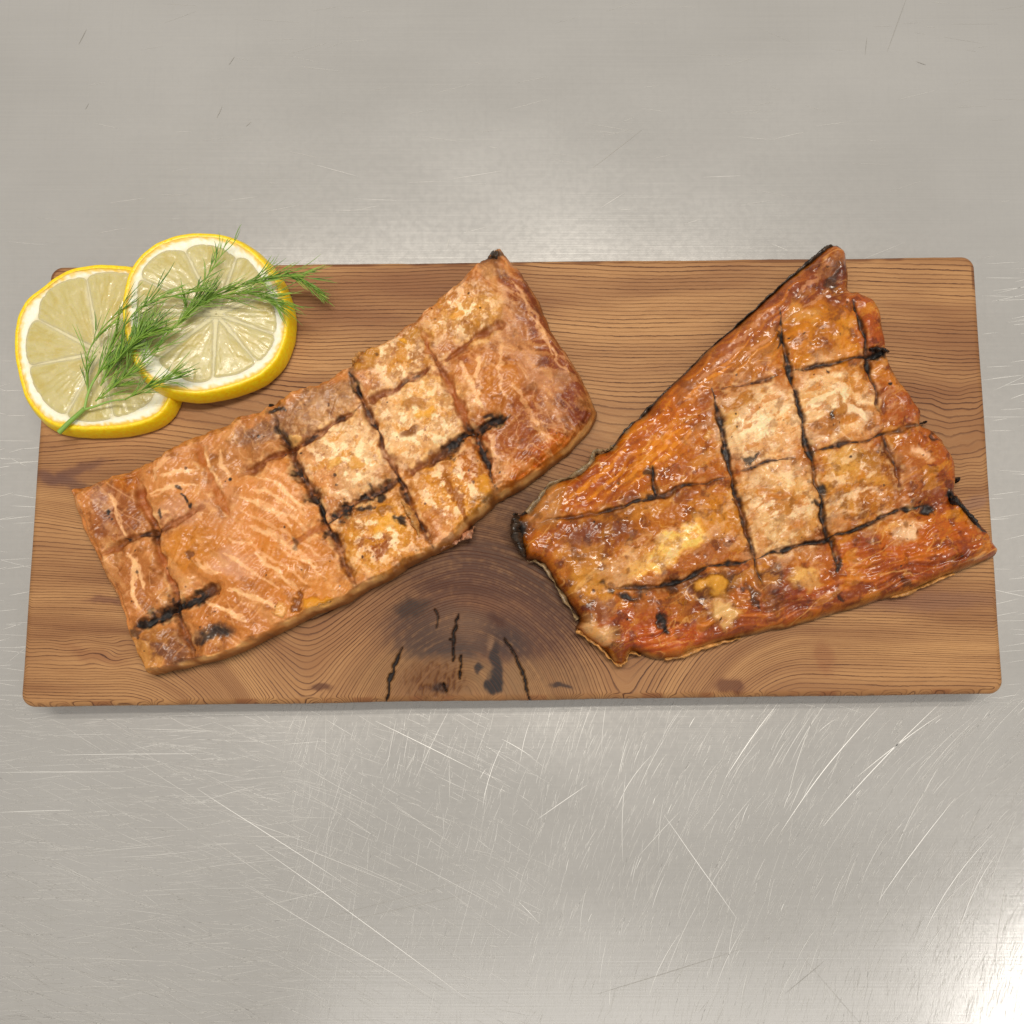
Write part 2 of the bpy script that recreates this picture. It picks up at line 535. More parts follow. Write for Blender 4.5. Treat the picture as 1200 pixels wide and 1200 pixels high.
# ------------------------------------------------------------------ cedar plank
def build_plank():
    TL, TR, BR, BL = (unproject(*p, BOARD_H)[:2] for p in ((58, 311), (1143, 299), (1178, 813), (22, 829)))
    nx, ny = 900, 420
    W = 1120 * PX; H = 516 * PX
    rad = 0.0042; edge = 0.0022
    def spread(n, L):                                   # closer rows towards the rounded edges
        k = 10
        e = edge * np.sin(np.linspace(0, math.pi / 2, k, endpoint=False)[::1])
        e = edge * (1 - np.cos(np.linspace(0, math.pi / 2, k, endpoint=False)))
        mid = np.linspace(edge, L - edge, n - 2 * k)
        return np.concatenate([e, mid, (L - e)[::-1]])
    X, Y = np.meshgrid(spread(nx, W), spread(ny, H))
    # round the corners in plan
    cx = np.clip(X, rad, W - rad); cy = np.clip(Y, rad, H - rad)
    dx = X - cx; dy = Y - cy
    m = np.maximum(abs(dx), abs(dy)); l = np.hypot(dx, dy)
    k = np.where((abs(dx) > 0) & (abs(dy) > 0), m / np.maximum(l, 1e-9), 1.0)
    Xr = cx + dx * k; Yr = cy + dy * k
    e = np.clip(np.maximum(np.maximum(edge - X, X - (W - edge)), np.maximum(edge - Y, Y - (H - edge))), 0, edge)
    Z = BOARD_H - (edge - np.sqrt(np.maximum(edge ** 2 - e ** 2, 0)))
    s = (Xr / W)[..., None]; t = (Yr / H)[..., None]    # t from the near edge to the far edge
    P = (BL * (1 - s) + BR * s) * (1 - t) + (TL * (1 - s) + TR * s) * t
    rim = np.exp(-np.minimum(np.minimum(X, W - X), np.minimum(Y, H - Y)) / 0.004)
    P = P + (0.00022 * rim)[..., None] * np.stack([noise(Yr / 0.03, Xr / 0.2, 71), noise(Xr / 0.035, Yr / 0.2, 72) + 0.4 * noise(Xr / 0.006, Yr / 0.1, 73)], -1)
    U, V = project(np.concatenate([P, np.full(P.shape[:2] + (1,), BOARD_H)], -1))
    # --- growth-ring field, in pixels
    kx = U - 545.0; Y0 = 806.0 - V
    ak = abs(kx)
    g = sstep(0, 200, ak) ** 0.9 * (1 - 0.85 * sstep(170, 400, ak))
    Yp = np.maximum(Y0, -20)
    f = Y0 + 128 * g * np.exp(-Yp / 170.0)
    near = np.exp(-(kx / 150) ** 2 - (Y0 / 95) ** 2)
    f = f * (1 - 0.5 * near) + (np.hypot(kx, Y0) * 1.0) * 0.5 * near
    f += 7 * noise(U / 420, V / 130, 3) + 1.6 * noise(U / 120, V / 40, 4)
    f += 0.028 * (U - 600)
    f -= 16 * np.exp(-((U - 0) / 110) ** 2 - ((V - 590) / 34) ** 2) - 14 * np.exp(-((U - 0) / 130) ** 2 - ((V - 530) / 30) ** 2)
    wv = np.exp(-((U - 1140) / 75) ** 2 - ((V - 520) / 75) ** 2)
    f += wv * (15 * np.sin((U - 1050) / 38.0) + 5 * noise(U / 20, V / 26, 8))
    f += 7 * noise(U / 30, V / 18, 41) * np.exp(-((U - 150) / 90) ** 2 - ((V - 765) / 22) ** 2)
    zone = e / edge
    f += zone * (7 * np.sin(U / 7.0 + 2 * noise(U / 40, V / 40, 6)) + 4) * (V > 700) * sstep(0, 0.5, zone)
    f = f + 0.75 * np.where(f < 190, f - 190, 40 * np.tanh((f - 190) / 40))
    ring = f * 1.05 + 10 * np.sin(f / 37.0) + 4 * np.sin(f / 17.0 + 1.0)
    gy, gx = np.gradient(ring)
    vy, vx = np.gradient(V)[0], np.gradient(U)[1]
    slope = np.hypot(gy / np.where(abs(vy) < 1e-6, 1, vy), gx / np.where(abs(vx) < 1e-6, 1, vx))
    # --- stains, some painted shade between the fish, the knot and its checks
    n = U.size
    p = Paint(U.ravel(), V.ravel(), (160, 110, 70))
    p.warp(18, 5, 50, 5)
    am = np.zeros(n)
    def st(u, v, ru, rv, ang, col, s, soft=0.45):
        nonlocal am
        mm = p.blob(u, v, ru, rv, ang, col, 1.0, soft) * s
        am = am + mm * (1 - am)
    grain = 0.25 + 0.75 * sstep(0.25, 0.8, slope.ravel())
    kr = np.hypot((p.U - 540) / 1.25, p.V - 800)
    grain *= 1 - 0.45 * sstep(85, 45, kr + 12 * noise(p.U / 20, p.V / 20, 9))
    grain *= 1 - 0.6 * np.exp(-((p.U - 385) / 60) ** 2 - ((p.V - 790) / 34) ** 2)
    grain *= 1 - 0.5 * np.exp(-((p.U - 690) / 60) ** 2 - ((p.V - 800) / 25) ** 2)
    grain *= 1 + 0.45 * np.exp(-((kr - 130) / 45) ** 2)
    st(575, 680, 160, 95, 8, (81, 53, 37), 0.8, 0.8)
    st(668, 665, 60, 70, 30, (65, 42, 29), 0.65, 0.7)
    st(620, 600, 50, 60, 30, (85, 56, 37), 0.6, 0.8)  # darker wood around the knot, with shade between the fish painted in
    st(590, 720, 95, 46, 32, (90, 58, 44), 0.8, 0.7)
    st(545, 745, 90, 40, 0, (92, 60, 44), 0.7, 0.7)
    st(470, 790, 75, 36, -8, (137, 99, 62), 0.55, 0.6)
    st(640, 800, 70, 26, 0, (132, 96, 63), 0.5, 0.6)
    st(515, 757, 46, 15, 0, (59, 46, 42), 0.8, 0.75)
    st(500, 738, 46, 22, 10, (78, 57, 46), 0.7, 0.85)
    st(482, 713, 19, 10, -8, (48, 35, 29), 0.85, 0.7)
    st(545, 730, 32, 20, 10, (107, 78, 59), 0.55, 0.6)
    st(570, 706, 46, 9, 12, (109, 71, 48), 0.45, 0.8)
    st(540, 690, 44, 7, 8, (81, 48, 32), 0.55, 0.8)
    st(552, 798, 36, 22, 0, (134, 99, 63), 0.7, 0.7)
    st(604, 798, 17, 22, 10, (137, 102, 67), 0.7, 0.6)
    st(596, 750, 26, 16, 30, (65, 48, 43), 0.8, 0.8)
    st(581, 778, 7, 22, 0, (40, 32, 32), 0.95, 0.4)
    st(579, 803, 9, 11, 0, (38, 33, 34), 1.0, 0.3)
    st(560, 783, 5, 6, 0, (39, 31, 28), 0.95, 0.4)
    st(575, 755, 4, 6, 0, (129, 96, 70), 0.6, 0.7)
    st(508, 797, 38, 22, 0, (117, 76, 39), 0.75, 0.6)
    st(582, 726, 10, 6, 40, (70, 39, 28), 0.7, 0.7)
    streak = fbm(ring.ravel() / 7.0, p.U / 60, 63, 4) + 0.6 * fbm(p.U / 7, p.V / 7, 64, 4)
    am = np.clip(am * (1.05 + 0.45 * streak), 0, 1)
    for a_ in ((581, 778, 5, 22, 0, (44, 34, 32), 0.9, 0.5), (579, 803, 9, 10, 0, (34, 28, 28), 0.95, 0.4), (560, 783, 4, 5, 0, (46, 36, 32), 0.9, 0.5), (482, 713, 17, 8, -8, (56, 40, 32), 0.8, 0.7)):
        st(*a_)
    fib = sstep(0.05, 0.5, noise(p.U / 3.2 + p.V / 14, p.V / 9, 61)) * sstep(1.2, 0.6, np.hypot((p.U - 508) / 40, (p.V - 798) / 25))
    p.mix((84, 44, 20), fib * 0.8); am = np.maximum(am, fib * 0.8)
    core = sstep(1.2, 0.5, np.hypot((p.U + p.wu - 515) / 12, (p.V + p.wv - 806) / 9))
    p.mix((50, 26, 14), core); am = np.maximum(am, core * 0.9)
    st(856, 804, 20, 11, 4, (104, 60, 38), 0.85, 0.4)
    st(659, 804, 13, 3, 0, (58, 44, 38), 0.9, 0.4)
    st(967, 772, 12, 20, -14, (150, 96, 60), 0.55, 0.5)
    st(62, 560, 32, 8, 6, (112, 76, 62), 0.85, 0.6)
    st(92, 550, 34, 7, -16, (108, 72, 58), 0.75, 0.6)
    st(88, 570, 26, 6, 24, (110, 76, 62), 0.7, 0.6)
    st(1095, 705, 90, 13, -2, (134, 94, 74), 0.6, 0.7)
    st(1140, 590, 30, 9, -14, (138, 100, 84), 0.6, 0.6)
    st(125, 704, 26, 5, 3, (120, 76, 58), 0.7, 0.6)
    st(110, 768, 36, 8, 14, (140, 88, 54), 0.6, 0.7)
    st(375, 805, 14, 5, 0, (84, 44, 28), 0.8, 0.4)
    # a darker weathered line along the far arris
    far = ((zone.ravel() > 0.25) & (p.V < 500)) * sstep(-0.1, 0.4, noise(p.U / 40, p.V / 40, 77))
    p.mix((104, 60, 36), far * 0.8); am = np.maximum(am, far * 0.8)
    nearedge = sstep(0.1, 0.4, zone.ravel()) * (p.V > 760) * sstep(0.0, 0.35, noise(p.U / 34, 0 * p.V, 78))
    p.mix((126, 72, 42), nearedge * 0.75); am = np.maximum(am, nearedge * 0.7)
    depth = np.zeros(n)
    for pts, w in (([(596, 757), (590, 748)], 1.0), ([(520, 800), (524, 812)], 1.2), ([(537, 720), (532, 740), (531, 776)], 1.7), ([(540, 768), (539, 796)], 1.2), ([(596, 756), (606, 772), (614, 792), (621, 822)], 1.7),
                   ([(472, 758), (462, 780), (457, 796), (452, 824)], 2.2), ([(510, 712), (513, 722), (512, 736)], 1.0), ([(529, 748), (528, 752)], 2.2)):
        mm = p.stroke(pts, w * 1.05, (26, 15, 11), 1.0, 5, 0.6, 1.8, 9)
        am = np.maximum(am, mm); depth = np.maximum(depth, mm)
    grain *= 1 - np.clip(depth * 1.2, 0, 1)
    Zf = Z - depth.reshape(Z.shape) * 0.0014 - fib.reshape(Z.shape) * 0.0004
    top = np.concatenate([P, Zf[..., None]], -1).reshape(-1, 3)
    NY, NX = U.shape
    idx = np.arange(NX * NY).reshape(NY, NX)
    F = np.stack([idx[:-1, :-1], idx[:-1, 1:], idx[1:, 1:], idx[1:, :-1]], -1).reshape(-1, 4)
    loop = np.concatenate([idx[0, :], idx[1:, -1], idx[-1, -2::-1], idx[-2:0:-1, 0]])
    L = len(loop)
    b0 = len(top)
    rows = []
    for z in (BOARD_H * 0.55, 0.0018, 0.0004):
        q = top[loop].copy(); q[:, 2] = z
        if z < 0.001:
            c = q.mean(0); q[:, :2] += (c - q)[:, :2] * 0.004
        rows.append(q)
    cen = top.mean(0); cen[2] = 0.0004
    verts = np.vstack([top] + rows + [cen[None]])
    prev = loop
    for k in range(3):
        cur = b0 + k * L + np.arange(L)
        F = np.vstack([F, np.stack([np.roll(cur, -1), np.roll(prev, -1), prev, cur], -1)[:, [3, 0, 1, 2]]])
        prev = cur
    c = len(verts) - 1
    bot = np.stack([prev[0::2][:L // 2], np.full(L // 2, c), np.roll(prev, -2)[0::2][:L // 2], np.roll(prev, -1)[0::2][:L // 2]], -1)
    F = np.vstack([F, bot])
    def ext(a):
        return np.concatenate([a.ravel()] + [a.ravel()[loop] + o for o in (0, 0, 0)] + [a.ravel()[:1]])
    rr = np.concatenate([ring.ravel(), ring.ravel()[loop] + 25, ring.ravel()[loop] + 60, ring.ravel()[loop] + 66, ring.ravel()[:1]])
    col = np.vstack([p.c, p.c[loop], p.c[loop], p.c[loop], p.c[:1]])
    o = mesh_np('cedar_plank', verts, F, M['wood'], attrs={'ring': rr, 'grain': ext(grain), 'stain_shade_amount': ext(am), 'stain_shade': col})
    o['label'] = 'long brown cedar plank with a dark cracked knot, lying on steel'
    o['category'] = 'wooden board'
    return o

build_plank()

# ------------------------------------------------------------------ the two pieces of fish
def grade(c):
    lum = c @ np.array([0.25, 0.65, 0.10])
    c = np.maximum(lum[:, None] + (c - lum[:, None]) * 1.14, 0.004)
    c = c * ((lum / 0.29) ** 0.42)[:, None]
    sat = sstep(2.0, 4.0, c[:, 0] / np.maximum(c[:, 1], 0.004))
    c[:, 2] *= 1 - 0.45 * sat
    c[:, 1] *= 1 + 0.08 * sat
    return np.clip(c * np.array([0.95, 0.93, 0.90]), 0, 1)

def dull_char(c, gl):
    lum = c @ np.array([0.25, 0.65, 0.10])
    return gl * sstep(0.02, 0.09, lum)

def mottle(p, seed, scale, col, s, lo=0.1, hi=0.5, sx=1.0, ang=0.0, mask=1.0):
    a = math.radians(ang)
    x = (p.U * math.cos(a) + p.V * math.sin(a)) / (scale * sx)
    y = (-p.U * math.sin(a) + p.V * math.cos(a)) / scale
    hi = lo + (hi - lo) * 0.55
    m = sstep(lo, hi, fbm(x, y, seed, 5)) * s * mask
    p.mix(col, m)
    return m

def veins(p, seed, scale, w, col, s, sx=1.0, ang=0.0, mask=1.0):
    """thin branching lines, as fat and connective tissue make them"""
    a = math.radians(ang)
    x = (p.U * math.cos(a) + p.V * math.sin(a)) / (scale * sx)
    y = (-p.U * math.sin(a) + p.V * math.cos(a)) / scale
    x = x + 0.5 * fbm(x * 0.7, y * 0.7, seed + 9, 2)
    v = abs(fbm(x, y, seed, 3))
    m = sstep(w, w * 0.25, v) * s * mask * sstep(-0.2, 0.3, noise(x * 0.6 + 3, y * 0.6, seed + 4))
    p.mix(col, m)
    return m

def brown(p, seed, scale, f, lo, hi, s, mask=1.0):
    """smoked, darker patches: the colour underneath, deepened"""
    m = (sstep(lo, hi, fbm(p.U / scale, p.V / scale, seed, 5)) * s * mask)[:, None]
    p.c = p.c * (1 - m + m * np.array(f))

def gauss(p, u, v, ru, rv, ang=0.0):
    a = math.radians(ang)
    x = p.U - u; y = p.V - v
    return np.exp(-((x * math.cos(a) + y * math.sin(a)) / ru) ** 2 - ((-x * math.sin(a) + y * math.cos(a)) / rv) ** 2)

def cut_grooves(p, cuts, h, seed):
    """scored lines: returns the lowered height; colours the walls of each cut"""
    near = np.zeros(p.U.size)
    h = h.copy()
    for i, (pts, w, depth, col, char) in enumerate(cuts):
        q = catmull(pts, n=4)
        lo = q.min(0) - 30; hi = q.max(0) + 30
        s_ = np.nonzero((p.U > lo[0]) & (p.U < hi[0]) & (p.V > lo[1]) & (p.V < hi[1]))[0]
        u = p.U[s_]; v = p.V[s_]; c = p.c[s_]
        def mix(colr, m):
            nonlocal c
            m = np.clip(m, 0, 1)[:, None]
            c = c * (1 - m) + lin(colr) * m
        U = u + 3.2 * noise(u / 24, v / 24, seed + i) + 0.45 * noise(u / 8, v / 8, seed + 50)
        V = v + 3.2 * noise(u / 24 + 7, v / 24, seed + i) + 0.45 * noise(u / 8, v / 8 + 5, seed + 51)
        d, t = line_dist(U, V, q)
        ends = sstep(0, 0.12, t) * sstep(1, 0.88, t)
        var = 0.5 + fbm(u / 26, v / 26, seed + 20 + i, 3)
        ww = w * np.clip(0.25 + 1.25 * var, 0.2, 1.9) * (0.3 + 0.7 * ends) + 0.2 * noise(u / 6, v / 6, seed + 52)
        ww = np.maximum(ww, 0.5)
        prof = sstep(1.5, 0.4, d / ww) * (0.1 + 0.9 * ends)
        h[s_] -= 0.6 * depth * prof * np.clip(0.6 + 0.6 * var, 0.35, 1.3) + (0.45 * depth * np.exp(-(d / 9.0) ** 2) + 0.25 * depth * np.exp(-(d / 20.0) ** 2)) * ends
        near[s_] = np.maximum(near[s_], np.exp(-(d / (ww + 6)) ** 2) * ends)
        patch = sstep(-0.35, 0.35, fbm(u / 11, v / 11, seed + 60 + i, 3))
        mix((132, 78, 46), np.exp(-(d / (w * 2.1)) ** 2) * ends * 0.5 * sstep(-0.3, 0.5, fbm(u / 8, v / 8, seed + 66 + i, 4)))
        mix(col, sstep(1.7, 0.4, d / ww) * (0.2 + 0.8 * ends) * (0.45 + 0.5 * patch))
        for (t0, t1, s, cw) in char:
            along = sstep(t0 - 0.07, t0 + 0.05, t) * sstep(t1 + 0.07, t1 - 0.05, t)
            rag = 0.75 + 1.5 * fbm(u / 8, v / 8, seed + 77 + i, 5)
            m = sstep(1.6, 0.5, d / (ww * cw * np.maximum(rag, 0.12))) * along * s
            if s < 0.93:
                m = m * sstep(-0.18, 0.22, fbm(u / 15 + 3, v / 15, seed + 95 + i, 3) + (s - 0.6) * 0.6)
            mix((66, 42, 30), sstep(2.2, 0.5, d / (ww * cw)) * along * s * 0.65 * patch)
            mix((36, 27, 23), m)
            mix((24, 19, 18), m * sstep(0.0, 0.4, noise(u / 5, v / 5, seed + 83)) * 0.7)
            soot = np.exp(-(d / (ww * cw * 1.9)) ** 2) * along * s * 0.42 * sstep(-0.2, 0.5, fbm(u / 6, v / 6, seed + 90, 4))
            mix((92, 66, 48), soot)
        p.c[s_] = c
    return h, near

def flecks(p, h, seed, n, box, cols, rmin, rmax, region, lift=0.0):
    rng = random.Random(seed)
    k = 0
    while k < n:
        u = rng.uniform(box[0], box[2]); v = rng.uniform(box[1], box[3])
        r = rng.uniform(rmin, rmax) if rng.random() < 0.8 else rmax * 1.3
        k += 1
        a = rng.uniform(0, math.pi); e = rng.uniform(0.45, 1)
        sel = (abs(p.U - u) < r * 2.5) & (abs(p.V - v) < r * 2.5)
        if not sel.any():
            continue
        x = p.U[sel] - u; y = p.V[sel] - v
        q = np.hypot((x * math.cos(a) + y * math.sin(a)) / r, (-x * math.sin(a) + y * math.cos(a)) / (r * e))
        q = q + 0.35 * noise(p.U[sel] / 1.7, p.V[sel] / 1.7, seed)
        m = (sstep(1.2, 0.7, q) * rng.uniform(0.6, 1))[:, None]
        p.c[sel] = p.c[sel] * (1 - m) + lin(rng.choice(cols)) * m
        h[sel] += lift * m[:, 0]
    return h

ZREF1 = BOARD_H + 0.0098
OUT1 = [(581, 295), (566, 309), (551, 320), (527, 341), (506, 360), (482, 381), (455, 400), (432, 412), (424, 416), (414, 426), (400, 437), (380, 447),
        (367, 453), (345, 461), (331, 469), (318, 478), (301, 484), (283, 491), (258, 502), (233, 511), (215, 520), (200, 528), (178, 541), (157, 550), (133, 558), (112, 566),
        (95, 571), (85, 577), (87, 590), (91, 604), (101, 629), (115, 656), (128, 683), (142, 711), (154, 742), (165, 768), (178, 791), (190, 788), (203, 785),
        (234, 779), (266, 771), (297, 758), (332, 741), (364, 723), (392, 713), (412, 703), (427, 694), (459, 677), (480, 664), (493, 657), (510, 648), (530, 640), (541, 631), (556, 612),
        (571, 601), (585, 587), (606, 577), (633, 557), (655, 540), (672, 525), (685, 511), (696, 497), (700, 482), (691, 461), (681, 442), (671, 424), (650, 393),
        (641, 375), (636, 361), (627, 344), (616, 328), (604, 314), (596, 305), (590, 298)]

def carry(pts, z_seen, z_ref):
    """outline points seen at one height, as the same plan positions drawn at the layout height"""
    w = unproject([p[0] for p in pts], [p[1] for p in pts], z_seen)
    w[:, 2] = z_ref
    return np.stack(project(w), -1)

def build_fillet():
    out = catmull(carry(OUT1, BOARD_H + 0.0034, ZREF1), True, 4)
    a = np.arange(len(out))
    out = out + 1.7 * np.stack([noise(a / 3.1, a * 0, 1), noise(a / 3.1, a * 0 + 5.5, 2)], -1) + 0.9 * np.stack([noise(a / 1.3, a * 0, 3), noise(a / 1.3, a * 0 + 5.5, 4)], -1)
    g = Patch(out, 0.95)
    p = Paint(g.U, g.V, (204, 138, 88))
    U, V = p.U, p.V
    ax = U * 0.869 - V * 0.494; bx = U * 0.494 + V * 0.869        # along and across the piece
    p.warp(30, 17, 3, 5)
    # broad colours of the flesh
    for b in ((600, 440, 130, 120, 0, (186, 104, 60), 1.0), (655, 440, 44, 110, -28, (158, 80, 52), 0.95), (615, 360, 22, 52, -30, (162, 82, 54), 0.9),
              (668, 480, 30, 40, -28, (150, 72, 54), 0.6), (640, 545, 70, 24, -40, (198, 106, 50), 0.95), (612, 420, 16, 90, -32, (206, 152, 112), 0.75),
              (570, 460, 42, 40, -30, (204, 132, 70), 0.7), (590, 400, 30, 22, -30, (204, 150, 108), 0.6), (586, 520, 34, 26, -30, (176, 96, 60), 0.8),
              (545, 370, 42, 36, -30, (206, 156, 92), 0.95), (525, 352, 30, 14, -40, (196, 130, 74), 0.7), (575, 315, 18, 16, 0, (150, 96, 60), 0.8),
              (470, 425, 44, 34, -30, (204, 160, 112), 0.95), (490, 400, 24, 14, -35, (214, 164, 84), 0.7), (440, 445, 20, 16, -30, (198, 142, 108), 0.6),
              (490, 492, 56, 54, -30, (222, 184, 138), 1.0), (515, 460, 26, 18, -30, (222, 172, 104), 0.6), (405, 540, 58, 52, -30, (224, 190, 148), 1.0),
              (370, 485, 50, 24, -30, (172, 128, 94), 0.95), (395, 465, 26, 14, -30, (186, 142, 104), 0.7), (340, 488, 20, 16, 0, (164, 116, 80), 0.6),
              (445, 625, 58, 44, -30, (212, 150, 72), 1.0), (440, 640, 18, 16, 0, (168, 88, 56), 0.85), (415, 605, 20, 14, -30, (170, 110, 62), 0.7),
              (530, 572, 50, 50, -30, (212, 148, 74), 1.0), (552, 548, 16, 22, -40, (190, 104, 50), 0.75), (520, 560, 10, 30, -30, (172, 100, 50), 0.7),
              (505, 615, 26, 18, -30, (190, 116, 78), 0.7), (300, 615, 110, 84, -30, (214, 146, 92), 1.0), (225, 575, 64, 40, -30, (208, 144, 92), 0.9),
              (215, 600, 40, 12, -20, (204, 156, 126), 0.65), (285, 530, 50, 26, -30, (196, 136, 88), 0.9), (305, 512, 30, 16, -30, (158, 114, 88), 0.85),
              (285, 665, 42, 18, 10, (214, 164, 134), 0.8), (258, 588, 30, 22, 60, (212, 156, 116), 0.6), (230, 645, 34, 26, 0, (206, 134, 64), 0.8),
              (135, 602, 34, 36, -20, (168, 98, 66), 0.95), (122, 592, 12, 26, -15, (176, 138, 120), 0.6), (148, 566, 14, 14, 0, (196, 112, 52), 0.8),
              (150, 680, 40, 38, -20, (186, 118, 74), 0.9), (130, 660, 8, 34, -22, (220, 172, 120), 0.5), (200, 760, 34, 24, -10, (138, 84, 62), 0.95),
              (186, 742, 14, 12, 0, (190, 128, 62), 0.6), (170, 762, 8, 30, -22, (204, 150, 86), 0.75), (275, 715, 70, 32, -20, (200, 128, 76), 0.9),
              (250, 742, 30, 10, -10, (118, 80, 58), 0.75), (345, 660, 56, 48, 40, (210, 134, 72), 0.8), (375, 690, 36, 26, -25, (212, 146, 86), 0.8),
              (205, 690, 22, 12, -30, (216, 166, 112), 0.6)):
        p.blob(*b)
    # muscle flakes: pale fat seams
    rng = random.Random(11)
    seams = [[(283, 585), (306, 592), (330, 606), (345, 622)], [(294, 617), (320, 628), (345, 643), (372, 665)], [(300, 575), (325, 582), (350, 598)],
             [(270, 560), (262, 545), (258, 528)], [(235, 520), (246, 545), (262, 572)], [(192, 560), (215, 555), (235, 552)], [(176, 580), (205, 572), (232, 570)],
             [(118, 668), (130, 695), (140, 715)], [(160, 655), (156, 690), (166, 715)], [(148, 648), (160, 660), (170, 690)], [(128, 580), (140, 605), (150, 630)],
             [(168, 590), (178, 605), (200, 598)], [(195, 660), (200, 690), (225, 695)], [(230, 655), (246, 668), (262, 672)], [(270, 690), (300, 700), (330, 715)],
             [(240, 705), (268, 715), (290, 730)], [(300, 650), (326, 670), (350, 690)], [(330, 570), (345, 585), (360, 605)], [(562, 420), (560, 450), (566, 480)],
             [(588, 400), (585, 440), (592, 470)], [(600, 330), (625, 370), (650, 420)], [(608, 345), (640, 400), (665, 440)], [(600, 450), (625, 490), (640, 520)],
             [(575, 510), (580, 540), (590, 560)], [(540, 425), (552, 455), (562, 478)], [(615, 500), (640, 510), (655, 520)]]
    for i, s in enumerate(seams):
        p.stroke(catmull(s, n=4), rng.uniform(1.6, 3.2), (232, 190, 146), rng.uniform(0.5, 0.85), 100 + i, 0.9, 4.5, 14)
    # fine striation across the flesh
    left = sstep(330, 240, ax - 30)
    w1 = noise((bx + 0.5 * ax) / 5.2 + 2 * noise(U / 40, V / 40, 5), (ax - bx) / 60, 21)
    p.mix((228, 176, 124), sstep(0.15, 0.6, w1) * 0.34 * left * sstep(0.0, 0.4, fbm(U / 50, V / 50, 23, 2) + 0.25))
    w2 = noise((ax * 0.9 - bx * 0.25) / 6.0 + 2 * noise(U / 30, V / 30, 6), bx / 46, 22)
    p.mix((220, 168, 112), sstep(0.1, 0.6, w2) * 0.40 * (1 - left))
    p.mix((156, 80, 48), sstep(0.1, 0.6, -w2) * 0.28 * sstep(220, 330, ax))
    # curdled cream and golden crust in the middle
    mid = np.maximum.reduce([gauss(p, 405, 540, 62, 55), gauss(p, 490, 495, 62, 60), gauss(p, 530, 575, 52, 50), gauss(p, 445, 625, 58, 46), gauss(p, 470, 425, 48, 36), gauss(p, 545, 370, 44, 36)])
    salmon = np.maximum(gauss(p, 300, 630, 130, 85, -30), 0.8 * gauss(p, 220, 580, 70, 45, -30))
    calm = 1 - 0.6 * salmon
    brown(p, 35, 46, (0.78, 0.66, 0.56), 0.05, 0.4, 0.7, calm)
    brown(p, 38, 16, (0.66, 0.52, 0.42), 0.15, 0.45, 0.7, calm * (1 - 0.6 * mid))
    mottle(p, 36, 22, (230, 184, 130), 0.30, 0.2, 0.6, 2.2, 35)
    mottle(p, 31, 13, (246, 222, 188), 0.85, 0.05, 0.40, mask=mid)
    mottle(p, 32, 15, (214, 150, 64), 0.70, 0.20, 0.5, mask=mid)
    mottle(p, 33, 9, (166, 102, 64), 0.60, 0.30, 0.55, mask=mid)
    mottle(p, 34, 4.5, (248, 226, 190), 0.5, 0.30, 0.55, mask=mid)
    veins(p, 44, 30, 0.05, (236, 196, 150), 0.35, 2.5, 35, 1 - mid)
    veins(p, 45, 13, 0.08, (226, 176, 116), 0.30, mask=calm)
    veins(p, 46, 9, 0.07, (150, 88, 52), 0.40, mask=mid)
    mottle(p, 37, 6, (170, 100, 58), 0.30, 0.35, 0.6, mask=calm)
    mottle(p, 39, 3.2, (232, 186, 132), 0.22, 0.3, 0.6, mask=calm)
    extra = [[(300, 556), (330, 572), (362, 600)], [(282, 600), (330, 622), (378, 652)], [(272, 630), (318, 654), (362, 684)], [(312, 548), (338, 560), (352, 574)],
             [(330, 642), (352, 655), (385, 676)], [(262, 650), (290, 664), (330, 692)], [(300, 586), (340, 606), (374, 630)], [(180, 566), (190, 548), (200, 536)]]
    for i, sm in enumerate(seams[:18] + extra):
        p.stroke(catmull(sm, n=4), rng.uniform(1.6, 2.8), (236, 196, 152), rng.uniform(0.35, 0.65), 180 + i, 0.8, 4.0, 22)
    # form: a slab with softly falling sides
    wid = (15 + 8 * sstep(560, 690, U) * sstep(420, 560, V)) * (1 + 0.55 * fbm(U / 26, V / 26, 42, 3))
    wid = wid * (1 - 0.42 * sstep(640, 760, bx) * sstep(600, 480, U))
    q = np.clip(g.d / wid, 0, 1)
    H = 0.0118 + 0.0014 * gauss(p, 480, 510, 150, 80, -30) - 0.003 * sstep(200, 90, U) - 0.0016 * sstep(560, 690, ax * 0 + U)
    h = H * (0.10 + 0.90 * (1 - (1 - q) ** 2.0) ** 0.8)
    h = h + 0.0016 * fbm(U / 60, V / 60, 41, 2) * q
    h = h * (1 + (1 - q) * (0.22 * noise(ax / 8, g.d / 5, 43) + 0.16 * noise(ax / 20, g.d / 3, 45)))
    R = (178, 102, 72); K = (150, 86, 62)
